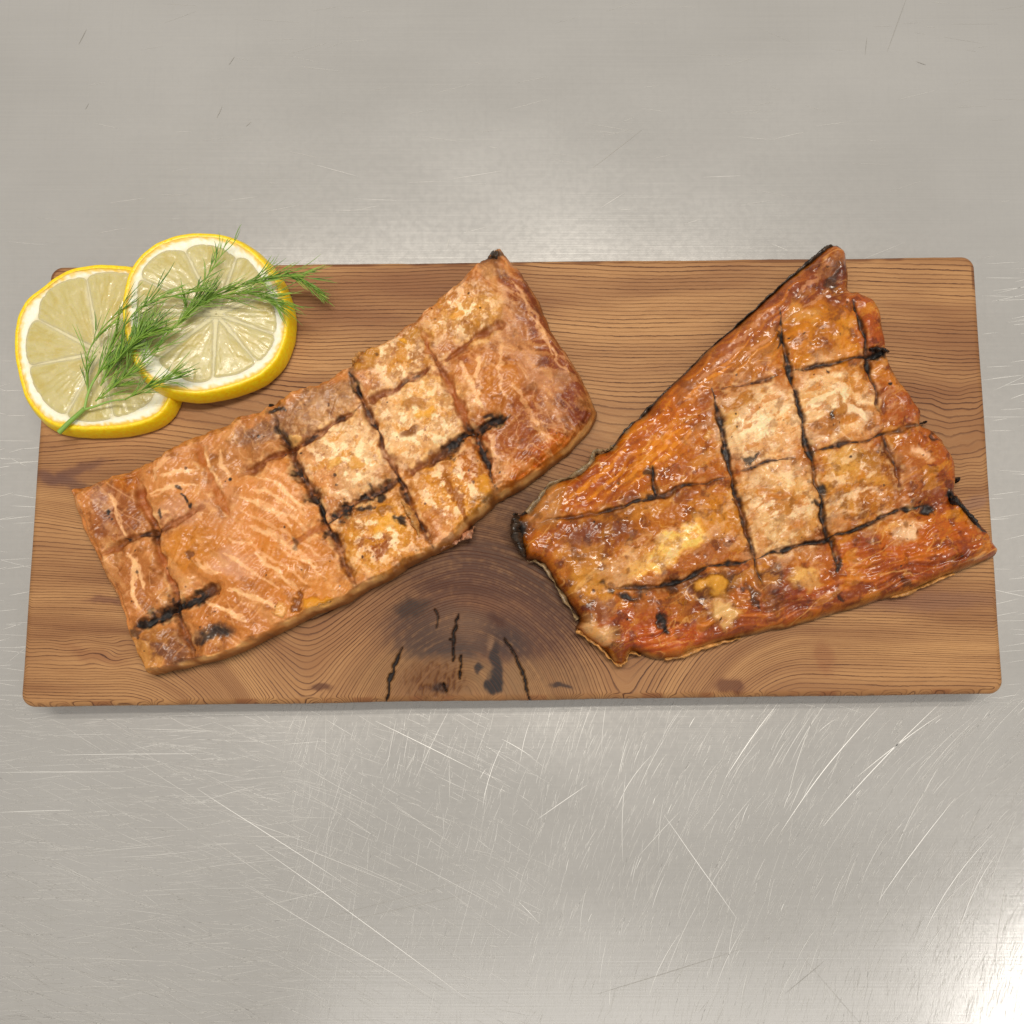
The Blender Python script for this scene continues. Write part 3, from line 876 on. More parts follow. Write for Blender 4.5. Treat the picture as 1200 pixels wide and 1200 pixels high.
    cuts = [
        ([(157, 553), (171, 597), (182, 624), (193, 660), (206, 698), (212, 730), (228, 768), (232, 780)], 4.6, 0.0023, R, [(0.30, 0.36, 0.8, 1.0), (0.62, 0.74, 0.9, 1.1), (0.76, 1.0, 0.35, 0.9)]),
        ([(232, 516), (247, 556), (260, 585), (276, 614)], 5.0, 0.0009, (190, 112, 66), []),
        ([(325, 488), (331, 508), (342, 527), (351, 553), (370, 588), (389, 622), (402, 657), (415, 683), (424, 699)], 5.0, 0.0026, K, [(0.0, 0.22, 0.7, 1.0), (0.28, 0.36, 0.9, 0.9), (0.44, 0.66, 0.95, 1.15), (0.7, 0.95, 0.35, 0.8)]),
        ([(412, 440), (417, 455), (424, 472), (441, 502), (455, 540), (470, 564), (482, 591), (498, 622), (509, 642)], 4.2, 0.0026, K, [(0.0, 0.16, 0.8, 1.2), (0.20, 0.40, 0.85, 0.6), (0.55, 0.72, 0.8, 0.7), (0.8, 1.0, 0.6, 0.6)]),
        ([(490, 384), (505, 413), (517, 433), (534, 465), (547, 496), (559, 519), (571, 543), (583, 576)], 4.8, 0.0024, R, [(0.22, 0.3, 0.6, 0.8), (0.62, 0.9, 0.9, 0.7), (0.9, 1.0, 0.6, 0.6)]),
        ([(596, 380), (577, 386), (551, 403), (527, 420), (515, 428)], 4.4, 0.0016, (158, 88, 62), []),
        ([(508, 431), (479, 448), (448, 465), (428, 474)], 4.2, 0.0020, (150, 82, 60), [(0.2, 0.5, 0.45, 0.5)]),
        ([(424, 476), (411, 486), (380, 506), (348, 524), (332, 532), (307, 545), (280, 559)], 4.2, 0.0021, (150, 82, 58), [(0.0, 0.2, 0.6, 0.8), (0.3, 0.52, 0.5, 0.7)]),
        ([(245, 593), (212, 610), (183, 625), (149, 634), (118, 652)], 4.0, 0.0017, (166, 96, 66), [(0.42, 0.62, 0.7, 0.9), (0.7, 0.8, 0.6, 0.7)]),
        ([(597, 489), (585, 494), (571, 498), (551, 511), (530, 523), (500, 543), (471, 564)], 5.0, 0.0021, K, [(0.05, 0.58, 0.92, 1.05), (0.60, 0.75, 0.4, 0.7)]),
        ([(471, 564), (448, 574), (424, 588), (400, 602), (386, 616)], 5.0, 0.0020, K, [(0.0, 0.25, 0.8, 0.9), (0.3, 1.0, 0.92, 1.1)]),
        ([(386, 616), (362, 628), (338, 640)], 4.0, 0.0007, (190, 116, 80), []),
        ([(262, 684), (246, 693), (225, 706), (206, 716), (187, 725), (162, 735)], 5.4, 0.0022, (120, 72, 54), [(0.22, 1.0, 0.95, 1.05)]),
    ]
    h, nearcut = cut_grooves(p, cuts, h, 400)
    # lips of the cuts bake pale and golden
    lip = sstep(0.25, 0.6, nearcut) * sstep(0.97, 0.72, nearcut)
    p.mix((236, 200, 148), lip * 0.85 * sstep(-0.1, 0.5, fbm(U / 12, V / 12, 55, 3)) * (0.4 + 0.6 * mid))
    # fat beads and pits
    for (u, v, ru, rv, an, c1, dz) in ((485, 473, 15, 8, 6, (186, 124, 58), 0.0009), (481, 510, 15, 8, -8, (150, 92, 46), 0.0008), (503, 487, 11, 7, -30, (226, 170, 80), 0.0006),
                                       (537, 380, 8, 7, 0, (220, 160, 80), 0.0005), (468, 418, 9, 6, 30, (206, 144, 66), 0.0006), (474, 400, 8, 5, 0, (226, 168, 70), 0.0004),
                                       (394, 549, 8, 7, 0, (222, 174, 100), 0.0005), (419, 547, 8, 7, 0, (214, 160, 84), 0.0005), (568, 569, 11, 8, -10, (212, 150, 66), 0.0008),
                                       (452, 600, 16, 6, 20, (170, 108, 44), 0.0008), (458, 618, 14, 9, 0, (226, 170, 84), 0.0008), (431, 421, 9, 12, 30, (196, 140, 66), 0.0012),
                                       (378, 706, 18, 8, -26, (216, 152, 62), 0.0012), (330, 716, 12, 7, -20, (222, 176, 116), 0.0012), (352, 705, 8, 5, 50, (150, 84, 44), -0.0008),
                                       (342, 513, 10, 6, -30, (224, 182, 122), 0.0012), (226, 655, 6, 4, 40, (140, 78, 40), -0.0003), (540, 590, 30, 5, 60, (170, 100, 46), -0.0006)):
        m = p.blob(u, v, ru, rv, an, c1, 0.85, 0.35)
        h = h + dz * m
        p.blob(u - 2, v - 2, ru * 1.35, rv * 1.4, an, (232, 196, 140), 0.0)
    # soot patches
    for (u, v, ru, rv, an, s) in ((250, 745, 16, 7, -10, 0.8), (165, 736, 10, 5, -30, 0.6), (325, 484, 8, 5, 40, 0.85), (333, 510, 9, 6, 60, 0.7), (474, 617, 6, 5, 0, 0.9),
                                  (443, 578, 8, 4, 30, 0.85), (427, 594, 7, 4, -30, 0.8), (576, 493, 12, 5, -25, 0.8), (312, 466, 4, 10, -40, 0.9), (212, 572, 5, 3, 0, 0.8),
                                  (220, 583, 3, 3, 0, 0.9), (128, 600, 3, 5, 10, 0.95), (125, 609, 4, 2, -10, 0.8), (185, 609, 4, 4, 0, 0.8), (150, 632, 6, 2, -10, 0.8), (350, 638, 6, 5, 0, 0.5),
                                  (580, 302, 14, 7, -30, 0.75), (700, 486, 5, 12, 10, 0.5), (570, 585, 14, 6, -10, 0.4), (415, 432, 8, 8, 0, 0.4)):
        p.blob(u, v, ru, rv, an, (36, 28, 25), s, 0.5)
    h = flecks(p, h, 8, 130, (95, 300, 690, 780), [(60, 40, 32), (84, 54, 40), (44, 34, 30), (110, 66, 44)], 0.8, 1.7, None)
    # the sides: browned rim, pale flesh at the lower edge
    rim = sstep(0.55, 0.1, q)
    p.mix((196, 132, 70), rim * 0.30)
    low = rim * sstep(0, 1, (bx - 700) / 60)
    p.mix((188, 112, 58), low * 0.65)
    p.mix((228, 172, 108), low * 0.5 * sstep(0.1, 0.4, noise(g.d / 2.6 + fbm(U / 20, V / 20, 58, 2), ax / 30, 59)))
    p.mix((120, 66, 38), low * 0.5 * sstep(0.15, 0.5, noise(ax / 9, g.d / 14, 60)))
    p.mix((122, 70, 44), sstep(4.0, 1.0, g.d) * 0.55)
    p.mix((238, 196, 136), sstep(3.2, 1.2, abs(g.d - 4.0)) * sstep(0, 1, (bx - 690) / 40) * 0.6 * sstep(-0.3, 0.3, fbm(U / 25, V / 25, 57, 3)))
    # surface relief
    h = h + q * (0.0007 * fbm(U / 24, V / 24, 61, 3) + 0.00022 * w1 * left + 0.00022 * w2 * (1 - left) + 0.00035 * mid * fbm(U / 7, V / 7, 62, 3) + 0.00010 * fbm(U / 4, V / 4, 63, 2))
    W = unproject(U, V, ZREF1)
    W[:, 2] = BOARD_H + 0.0003 + h
    gl = np.clip(0.42 + 0.6 * fbm(U / 30, V / 30, 66, 3) + 0.25 * left - 0.3 * mid, 0, 1)
    gl = gl * (1 - 0.75 * sstep(0.6, 0.95, nearcut))
    base = unproject(390, 545, BOARD_H)
    t = thing('salmon_fillet', 'long rectangular scored smoked salmon piece, left of the two, beside the lemon', 'salmon', base, 'smoked salmon pieces on the plank')
    mesh_np('flesh', W, g.faces, M['flesh'], t, attrs={'tint': grade(p.c) * np.array([0.95, 0.91, 0.87]), 'gloss': dull_char(p.c, gl)})
    return t

ZREF2 = BOARD_H + 0.007
OUT2 = [(975, 287), (990, 294), (994, 316), (995, 340), (1004, 342), (1015, 346), (1024, 353), (1030, 364), (1036, 392), (1039, 417), (1047, 438), (1061, 460), (1072, 474), (1079, 486), (1077, 498),
        (1088, 503), (1098, 511), (1106, 522), (1117, 543), (1119, 562), (1118, 576), (1124, 582), (1137, 597), (1154, 620), (1162, 634), (1168, 648), (1160, 655), (1140, 664), (1100, 678), (1062, 695),
        (1030, 704), (1000, 714), (972, 721), (950, 728), (925, 735), (900, 739), (865, 747), (836, 755), (809, 764), (793, 772), (764, 771), (741, 765), (732, 779), (721, 779), (712, 766), (703, 759),
        (687, 747), (675, 737), (679, 724), (668, 708), (652, 685), (637, 661), (617, 655), (608, 640), (601, 624), (600, 606), (616, 600), (631, 583), (644, 566), (671, 557), (689, 543), (697, 531), (711, 528), (720, 519),
        (735, 500), (753, 486), (776, 461), (800, 438), (814, 425), (836, 403), (861, 382), (889, 358), (911, 337), (936, 316), (958, 299)]

def build_belly_piece():
    out = catmull(carry(OUT2, BOARD_H + 0.003, ZREF2), True, 4)
    a = np.arange(len(out))
    out = out + 1.4 * np.stack([noise(a / 2.7, a * 0, 11), noise(a / 2.7, a * 0 + 5.5, 12)], -1)
    g = Patch(out, 0.95)
    p = Paint(g.U, g.V, (190, 104, 48))
    U, V = p.U, p.V
    p.warp(28, 16, 13, 5)
    for b in ((720, 540, 120, 60, -42, (196, 106, 40), 1.0), (770, 505, 60, 30, -42, (204, 108, 36), 0.7), (690, 570, 40, 18, -38, (186, 86, 30), 0.7),
              (640, 595, 20, 30, 30, (190, 140, 92), 0.7), (905, 385, 100, 28, -40, (176, 94, 66), 1.0), (965, 330, 40, 26, -40, (158, 78, 52), 0.9), (880, 420, 50, 18, -40, (196, 124, 64), 0.85),
              (830, 450, 44, 18, -40, (180, 104, 70), 0.7), (975, 312, 20, 14, -40, (190, 132, 100), 0.6), (962, 395, 46, 36, 0, (204, 126, 48), 1.0), (935, 372, 20, 12, 0, (212, 160, 96), 0.6),
              (1018, 380, 20, 40, -10, (188, 90, 40), 0.95), (985, 405, 20, 14, 0, (216, 134, 48), 0.6),
              (890, 500, 50, 50, -10, (230, 194, 148), 1.0), (868, 468, 28, 14, -14, (204, 136, 64), 0.85), (905, 520, 34, 12, -30, (214, 150, 88), 0.6),
              (974, 474, 50, 46, -10, (224, 182, 132), 1.0), (1000, 450, 26, 12, -20, (206, 132, 60), 0.8), (960, 500, 26, 12, -30, (186, 110, 54), 0.8), (1000, 490, 22, 16, 0, (196, 124, 66), 0.7),
              (1050, 465, 26, 40, -25, (182, 90, 46), 0.95), (1042, 440, 14, 14, 0, (208, 130, 60), 0.7), (910, 600, 50, 52, -10, (220, 178, 126), 1.0), (915, 590, 30, 10, 20, (196, 124, 54), 0.8),
              (900, 560, 40, 10, -10, (224, 180, 128), 0.7), (930, 620, 24, 14, 0, (204, 146, 96), 0.6), (998, 570, 48, 46, -10, (206, 144, 74), 1.0), (1020, 590, 22, 20, 0, (186, 106, 48), 0.8), (975, 590, 16, 20, 20, (150, 96, 56), 0.7),
              (985, 540, 26, 14, 0, (212, 160, 86), 0.7), (1084, 548, 36, 44, -10, (186, 96, 40), 1.0), (1075, 535, 14, 10, 0, (220, 168, 120), 0.7), (1070, 565, 20, 20, 0, (184, 108, 70), 0.6),
              (1045, 560, 10, 36, -15, (166, 92, 56), 0.8), (1080, 645, 100, 40, -14, (200, 102, 38), 1.0), (1120, 620, 34, 30, 40, (194, 98, 38), 0.8), (1050, 622, 26, 12, -10, (222, 180, 130), 0.8), (1020, 645, 40, 22, -10, (200, 100, 32), 0.9),
              (1140, 645, 34, 16, -20, (178, 84, 46), 0.7), (1090, 668, 80, 10, -18, (168, 78, 44), 0.8), (940, 690, 80, 26, -14, (196, 106, 52), 0.9), (920, 705, 70, 14, -12, (180, 80, 46), 0.85),
              (850, 735, 130, 18, -12, (172, 84, 50), 1.0), (760, 735, 60, 30, 10, (186, 92, 48), 1.0), (780, 750, 50, 16, 5, (196, 88, 42), 0.8), (1000, 700, 60, 10, -14, (150, 66, 42), 0.7),
              (770, 625, 100, 42, -14, (190, 108, 48), 1.0), (790, 640, 66, 14, -34, (240, 192, 112), 1.0), (850, 605, 30, 30, -20, (206, 132, 56), 0.85), (845, 640, 30, 14, -14, (182, 104, 64), 0.8),
              (700, 620, 50, 16, -20, (168, 92, 48), 0.8), (730, 600, 40, 9, -16, (206, 140, 72), 0.6), (690, 660, 40, 24, 30, (196, 134, 76), 0.85), (680, 630, 20, 14, 0, (170, 88, 54), 0.7),
              (690, 690, 26, 20, 40, (204, 142, 66), 0.8), (730, 665, 30, 14, -20, (212, 160, 106), 0.6), (700, 712, 24, 12, 20, (158, 96, 78), 0.7), (830, 690, 40, 20, -14, (156, 96, 52), 0.95), (780, 700, 34, 18, 0, (184, 106, 58), 0.8),
              (900, 690, 16, 28, -20, (150, 92, 54), 0.7), (700, 745, 24, 14, 30, (214, 176, 126), 0.8), (725, 768, 8, 14, 0, (170, 92, 46), 0.9), (845, 715, 16, 14, 0, (214, 168, 108), 0.8), (940, 678, 18, 14, 20, (218, 172, 108), 0.75)):
        p.blob(*b)
    dirl = (U * 0.74 - V * 0.67); dirc = (U * 0.67 + V * 0.74)
    band = np.maximum.reduce([gauss(p, 720, 545, 120, 55, -42), gauss(p, 880, 405, 130, 40, -41)])
    w1 = noise(dirc / 5.5 + 1.5 * noise(U / 30, V / 30, 5), dirl / 90, 21)
    p.mix((226, 140, 64), sstep(0.05, 0.45, w1) * 0.65 * band)
    p.mix((150, 62, 28), sstep(0.1, 0.6, -w1) * 0.35 * band)
    for i, sm in enumerate(([(850, 410), (880, 385), (905, 360)], [(870, 420), (895, 402), (912, 380)], [(930, 350), (955, 325), (975, 305)], [(815, 450), (845, 425), (870, 408)], [(940, 362), (962, 345), (985, 325)],
                            [(690, 585), (740, 545), (790, 500)], [(710, 580), (760, 540), (800, 500)], [(660, 590), (700, 560), (735, 525)], [(800, 470), (825, 450), (850, 432)], [(740, 570), (780, 535), (815, 500)])):
        p.stroke(catmull(sm, n=4), 2.6, (214, 156, 118) if sm[0][0] > 800 else (232, 150, 74), 0.6, 900 + i, 0.9, 4.0, 20)
    low = np.maximum.reduce([gauss(p, 850, 735, 170, 26, -12), gauss(p, 1060, 670, 120, 34, -16)])
    lc = U * 0.22 + V * 0.975
    w2 = noise(lc / 5.0 + 1.5 * noise(U / 40, V / 40, 7), (U - V * 0.2) / 60, 25)
    p.mix((222, 130, 76), sstep(0.05, 0.45, w2) * 0.6 * low)
    p.mix((140, 60, 40), sstep(0.15, 0.6, -w2) * 0.5 * low)
    pale = np.maximum.reduce([gauss(p, 890, 500, 55, 55), gauss(p, 974, 474, 55, 50), gauss(p, 910, 600, 55, 55), 0.8 * gauss(p, 998, 570, 55, 50), 0.6 * gauss(p, 785, 640, 70, 25, -30)])
    calm = 1 - 0.7 * np.clip(band + 0.6 * low, 0, 1)
    brown(p, 135, 50, (0.60, 0.42, 0.30), 0.05, 0.4, 0.8, (1 - 0.7 * pale) * calm)
    brown(p, 139, 17, (0.50, 0.36, 0.28), 0.15, 0.42, 0.8, (1 - 0.5 * pale) * calm)
    mottle(p, 136, 20, (222, 156, 76), 0.4, 0.25, 0.6, 2.2, -38, calm)
    mottle(p, 131, 14, (242, 216, 176), 0.75, 0.05, 0.45, 1.8, -30, pale)
    mottle(p, 132, 13, (204, 122, 46), 0.80, 0.20, 0.5, 2.4, -28, pale)
    mottle(p, 133, 8, (176, 112, 66), 0.45, 0.32, 0.6, 1.6, -20, pale)
    mottle(p, 134, 4.2, (246, 224, 188), 0.4, 0.3, 0.55, mask=pale)
    veins(p, 144, 26, 0.06, (234, 188, 124), 0.45, 2.2, -38, 1 - pale)
    veins(p, 145, 12, 0.08, (220, 160, 88), 0.35, 1.6, -20, calm)
    veins(p, 146, 10, 0.07, (116, 60, 30), 0.25, mask=calm)
    mottle(p, 137, 6, (140, 70, 32), 0.22, 0.35, 0.6, mask=calm)
    mottle(p, 138, 3.4, (236, 172, 104), 0.15, 0.3, 0.6)
    q = np.clip(g.d / 15, 0, 1)
    H = 0.0075 + 0.0026 * gauss(p, 930, 540, 130, 110) + 0.001 * gauss(p, 1070, 640, 70, 40) + 0.001 * gauss(p, 790, 620, 80, 40) - 0.0015 * gauss(p, 720, 540, 90, 30, -42)
    h = H * (0.12 + 0.88 * (1 - (1 - q) ** 2.2) ** 0.8) + 0.0013 * q * fbm(U / 45, V / 45, 141, 2)
    # puffed squares
    for (u, v, ru, rv, dz) in ((890, 505, 46, 50, 1.2), (974, 475, 46, 46, 1.2), (912, 600, 46, 48, 1.2), (998, 568, 46, 44, 1.2), (962, 395, 40, 32, 1.4), (1084, 548, 34, 40, 1.8), (1055, 465, 24, 34, 1.2), (1018, 383, 18, 34, 1.2),
                                (800, 620, 70, 34, 1.4), (1070, 645, 80, 34, 1.6), (835, 690, 14, 11, 1.4), (780, 735, 60, 24, 1.0), (930, 695, 60, 20, 0.8)):
        h = h + dz * 0.001 * gauss(p, u, v, ru, rv)
    K = (104, 62, 42)
    cuts = [
        ([(833, 458), (843, 499), (850, 542), (857, 571), (868, 603), (877, 635), (882, 657), (895, 692)], 2.9, 0.0014, K, [(0.0, 0.5, 0.9, 0.85), (0.5, 0.85, 0.7, 0.55), (0.85, 1.0, 0.7, 0.5)]),
        ([(862, 585), (870, 610), (876, 632)], 4.4, 0.0007, (146, 86, 60), []),
        ([(912, 362), (918, 402), (925, 442), (934, 485), (943, 528), (957, 578), (965, 621), (972, 636), (980, 670)], 2.9, 0.0014, K, [(0.0, 0.5, 0.85, 0.7), (0.5, 0.82, 0.92, 1.1), (0.82, 1.0, 0.6, 0.8)]),
        ([(996, 352), (1006, 381), (1013, 413), (1020, 442), (1026, 471), (1028, 490)], 2.7, 0.0014, K, [(0.0, 0.75, 0.9, 0.7)]),
        ([(1030, 507), (1040, 530), (1048, 556), (1052, 580)], 3.4, 0.0011, (140, 76, 50), [(0.1, 0.6, 0.7, 0.4)]),
        ([(1037, 414), (1020, 417), (1001, 420), (961, 429), (929, 436)], 2.4, 0.0011, K, [(0.0, 0.3, 0.95, 1.1), (0.3, 1.0, 0.8, 0.6)]),
        ([(912, 441), (872, 451), (838, 459)], 3.0, 0.0011, (138, 74, 50), [(0.0, 0.55, 0.8, 0.5), (0.55, 1.0, 0.4, 0.4)]),
        ([(1086, 495), (1051, 505), (1022, 514), (986, 523), (945, 533)], 2.1, 0.0009, (120, 74, 48), [(0.0, 0.08, 0.9, 0.8), (0.4, 1.0, 0.8, 0.55)]),
        ([(927, 538), (906, 541), (879, 550), (862, 556)], 1.8, 0.0006, (140, 90, 56), [(0.0, 0.8, 0.85, 0.55)]),
        ([(850, 562), (829, 566), (800, 571), (767, 584), (740, 589), (708, 600), (670, 606), (630, 612)], 2.6, 0.0011, (116, 62, 40), [(0.0, 0.35, 0.6, 0.6), (0.35, 0.62, 0.8, 0.9)]),
        ([(764, 548), (765, 566), (768, 582)], 3.2, 0.0011, (90, 50, 34), [(0.0, 1.0, 0.85, 0.9)]),
        ([(1082, 592), (1064, 596), (1051, 600), (1015, 614), (979, 628), (958, 636), (922, 643), (882, 656)], 2.4, 0.0012, K, [(0.0, 0.14, 0.95, 1.2), (0.14, 1.0, 0.85, 0.75)]),
        ([(882, 656), (847, 662), (815, 672), (780, 685), (752, 690), (715, 688)], 2.6, 0.0012, (98, 64, 48), [(0.0, 0.6, 0.9, 0.8), (0.6, 0.8, 0.5, 0.6)]),
        ([(1108, 578), (1116, 585), (1130, 590), (1144, 610), (1156, 624)], 3.7, 0.0016, (60, 36, 28), [(0.0, 1.0, 1.0, 1.1)]),
    ]
    h, nearcut = cut_grooves(p, cuts, h, 700)
    lip = sstep(0.25, 0.6, nearcut) * sstep(0.97, 0.74, nearcut)
    p.mix((236, 200, 144), lip * 0.8 * sstep(-0.1, 0.5, fbm(U / 12, V / 12, 155, 3)) * (0.25 + 0.75 * pale))
    for (u, v, ru, rv, an, s) in ((738, 697, 14, 9, 20, 0.95), (776, 733, 5, 9, 20, 0.95), (712, 688, 5, 5, 0, 0.7), (957, 590, 9, 5, -10, 0.85), (958, 573, 6, 9, -20, 0.9), (1076, 593, 8, 8, 0, 0.95), (1118, 583, 10, 7, 20, 1.0),
                                  (977, 660, 4, 9, 5, 0.8), (1025, 413, 12, 6, 0, 0.9), (764, 556, 6, 8, 0, 0.7), (967, 487, 3, 8, 0, 0.75), (876, 540, 5, 3, -20, 0.8), (984, 704, 5, 4, 0, 0.7), (1060, 686, 10, 4, -20, 0.5),
                                  (980, 330, 5, 9, 30, 0.6), (1096, 512, 8, 3, 50, 0.7), (910, 398, 3, 12, 8, 0.8), (608, 625, 12, 30, 8, 0.97), (790, 692, 8, 5, 0, 0.6), (878, 698, 5, 12, -20, 0.6)):
        m = p.blob(u, v, ru, rv, an, (34, 25, 22), s, 0.5)
        h = h - 0.0004 * m
    for (u, v, ru, rv, an, c1, dz) in ((835, 688, 15, 11, 0, (222, 164, 80), 0.0010), (847, 716, 8, 14, 0, (220, 180, 122), 0.0006), (998, 486, 14, 6, 20, (236, 208, 170), 0.0006), (860, 494, 8, 7, 0, (218, 168, 100), 0.0006),
                                       (826, 510, 9, 7, 0, (216, 166, 104), 0.0005), (980, 480, 7, 6, 0, (190, 130, 70), 0.0006), (1078, 528, 10, 7, 0, (232, 190, 150), 0.0005), (1062, 622, 14, 6, -20, (226, 190, 150), 0.0006),
                                       (940, 676, 14, 5, -30, (224, 176, 108), 0.0005), (1035, 480, 5, 14, -10, (150, 76, 50), 0.0006)):
        m = p.blob(u, v, ru, rv, an, c1, 0.85, 0.4)
        h = h + dz * m
    h = flecks(p, h, 18, 90, (640, 300, 1160, 765), [(60, 36, 28), (90, 50, 34), (120, 62, 36)], 0.8, 1.8, None)
    rim = sstep(0.5, 0.1, q)
    p.mix((150, 72, 38), rim * 0.55)
    lowrim = rim * sstep(0, 40, V - (760 - 0.2 * (U - 700)) + 30) * (U > 700)
    p.mix((208, 160, 98), lowrim * 0.6 * sstep(-0.2, 0.4, fbm(U / 20, V / 20, 158, 3)))
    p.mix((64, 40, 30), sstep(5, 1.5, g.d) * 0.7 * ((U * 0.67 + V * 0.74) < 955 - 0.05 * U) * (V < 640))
    p.mix((176, 146, 104), sstep(9, 3, g.d) * sstep(-0.1, 0.4, fbm(U / 16, V / 16, 159, 2)) * 0.75 * (U < 760) * (V < 610) * (U > 618))
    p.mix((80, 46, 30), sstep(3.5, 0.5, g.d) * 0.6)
    wr = noise((U * 0.5 + V * 0.87) / 6.5 + 1.2 * noise(U / 18, V / 18, 33), (U * 0.87 - V * 0.5) / 26, 34)
    wrm = np.maximum(gauss(p, 1090, 640, 90, 45, -16), gauss(p, 1090, 550, 40, 40)) 
    h = h + q * (0.0009 * fbm(U / 22, V / 22, 161, 3) + 0.00035 * w1 * band + 0.0006 * w2 * low + 0.0006 * wr * wrm + 0.00010 * fbm(U / 5, V / 5, 162, 2))
    W = unproject(U, V, ZREF2)
    W[:, 2] = BOARD_H + 0.0003 + np.maximum(h, 0.0004)
    gl = np.clip(0.50 + 1.1 * fbm(U / 24, V / 24, 166, 4) + 0.25 * band - 0.35 * pale, 0, 1)
    gl = gl * (1 - 0.75 * sstep(0.6, 0.95, nearcut))
    base = unproject(880, 570, BOARD_H)
    t = thing('salmon_fillet', 'wide fan-shaped glazed orange salmon piece with dark skin edge, right of the two', 'salmon', base, 'smoked salmon pieces on the plank')
    mesh_np('flesh', W, g.faces, M['wet'], t, attrs={'tint': grade(p.c) * np.array([0.90, 0.90, 0.94]), 'gloss': dull_char(p.c, gl)})
    return t, out

fillet = build_fillet()
belly, OUT2C = build_belly_piece()

# curled edge of dark skin, char crumbs and torn flaps
def strip(name, pts, widths, heights, mat, parent, z0, seed, cup=0.3, jag=1.6, ref=None):
    """a lumpy band of real thickness following a line"""
    q = catmull(pts, n=10)
    n = len(q)
    wv = 0.62 * np.interp(np.linspace(0, 1, n), np.linspace(0, 1, len(widths)), widths)
    hv = np.interp(np.linspace(0, 1, n), np.linspace(0, 1, len(heights)), heights)
    k = 12
    ang = np.arange(k) / k * 2 * math.pi
    V = []; t = np.gradient(q, axis=0); t /= np.maximum(np.hypot(t[:, 0], t[:, 1]), 1e-9)[:, None]
    nm = np.stack([-t[:, 1], t[:, 0]], -1)
    s = np.arange(n)
    for j in range(k):
        r = np.maximum(1 + 0.9 * noise(s / 6.3, np.full(n, 0.5), seed + 1) + 0.35 * noise(s / 2.3, np.full(n, j * 0.9), seed) + 0.3 * noise(s / 0.9, np.full(n, j * 1.7), seed + 2), 0.15)
        off = np.cos(ang[j]) * wv * r + jag * noise(s / 3.3, np.zeros(n), seed + 5)
        pu = q[:, 0] + nm[:, 0] * off; pv = q[:, 1] + nm[:, 1] * off
        w = unproject(pu, pv, ref or (BOARD_H + 0.005))
        zc = z0 + hv * (0.5 + 0.12 * noise(s / 4.0, np.zeros(n) + 3, seed + 9))
        w[:, 2] = np.maximum(zc + np.sin(ang[j]) * hv * 0.5 * r + cup * hv * np.cos(ang[j]), BOARD_H + 0.0004)
        V.append(w)
    V = np.stack(V, 1).reshape(-1, 3)
    F = []
    for i in range(n - 1):
        for j in range(k):
            F.append((i * k + j, i * k + (j + 1) % k, (i + 1) * k + (j + 1) % k, (i + 1) * k + j))
    c0 = len(V); V = np.vstack([V, V[:k].mean(0), V[-k:].mean(0)])
    T = [(c0, j + 1, j, j) for j in range(0)]
    for j in range(0, k, 2):
        F.append((c0, (j + 2) % k, j + 1, j)); b = (n - 1) * k
        F.append((c0 + 1, b + j, b + j + 1, b + (j + 2) % k))
    return mesh_np(name, V, F, mat, parent)

M['skin'] = simple('dark_fish_skin', (64, 50, 38), 0.30, 0.5, 420, 0.6, 0.0006, 1.3)
M['film'] = simple('dried_skin_film', (150, 124, 88), 0.28, 0.5, 700, 0.6, 0.0006, 0.8, 0.1)
M['char'] = simple('char', (30, 24, 22), 0.38, 0.5, 1200, 0.8, 0.0006, 0.8)
M['crisp'] = simple('crisp_flesh', (206, 146, 78), 0.36, 0.5, 500, 0.6, 0.0008, 0.8, 0.15)
M['pinkflake'] = simple('pale_flesh', (196, 138, 104), 0.36, 0.5, 500, 0.6, 0.0008, 0.7, 0.15)
ZB = BOARD_H
s1 = strip('skin', [(992, 294), (975, 288), (957, 300), (936, 317), (911, 338), (889, 358), (861, 383), (836, 404), (814, 426), (795, 446)], [1.8, 4.5, 4.6, 3.4, 2.4, 1.4, 2.2, 1.2, 1.8, 1.0], [x_ * 0.55 for x_ in [0.003, 0.006, 0.006, 0.006, 0.005, 0.005, 0.005, 0.004, 0.004, 0.003]], M['skin'], belly, ZB + 0.0012, 3)
strip('skin', [(790, 450), (770, 468), (752, 488), (735, 502), (722, 520), (708, 530)], [2.6, 3, 3, 3.4, 3, 2.5], [x_ * 0.55 for x_ in [0.004] * 6], M['skin'], belly, ZB + 0.0008, 5)
strip('skin_film', [(718, 522), (709, 528), (697, 530), (692, 543), (673, 557), (646, 567), (633, 584), (618, 601)], [3, 4, 4.6, 4, 4.2, 5, 5, 4], [x_ * 0.55 for x_ in [0.003, 0.004, 0.0055, 0.004, 0.004, 0.004, 0.004, 0.003]], M['film'], belly, ZB + 0.003, 7)
strip('skin', [(690, 546), (670, 560), (644, 569), (630, 587), (612, 603)], [2.2, 3, 3, 3, 2.6], [x_ * 0.55 for x_ in [0.003] * 5], M['skin'], belly, ZB + 0.0004, 9)
strip('skin', [(604, 601), (606, 612), (606, 625), (611, 640), (616, 652)], [6, 9, 9, 7, 4], [0.0045, 0.007, 0.0075, 0.006, 0.004], M['skin'], belly, ZB + 0.0006, 11)
strip('skin_film', [(618, 656), (637, 662), (652, 686), (667, 709), (677, 726)], [3, 3.5, 3.5, 3.5, 3], [x_ * 0.55 for x_ in [0.004] * 5], M['film'], belly, ZB + 0.0015, 13)
strip('skin_film', [(676, 738), (688, 747), (704, 759), (716, 772), (726, 779), (733, 775), (739, 765), (752, 768)], [4, 4.5, 4, 3, 2.6, 2.6, 2.4, 2], [0.004, 0.004, 0.004, 0.0035, 0.003, 0.003, 0.003, 0.003], M['crisp'], belly, ZB + 0.001, 15)
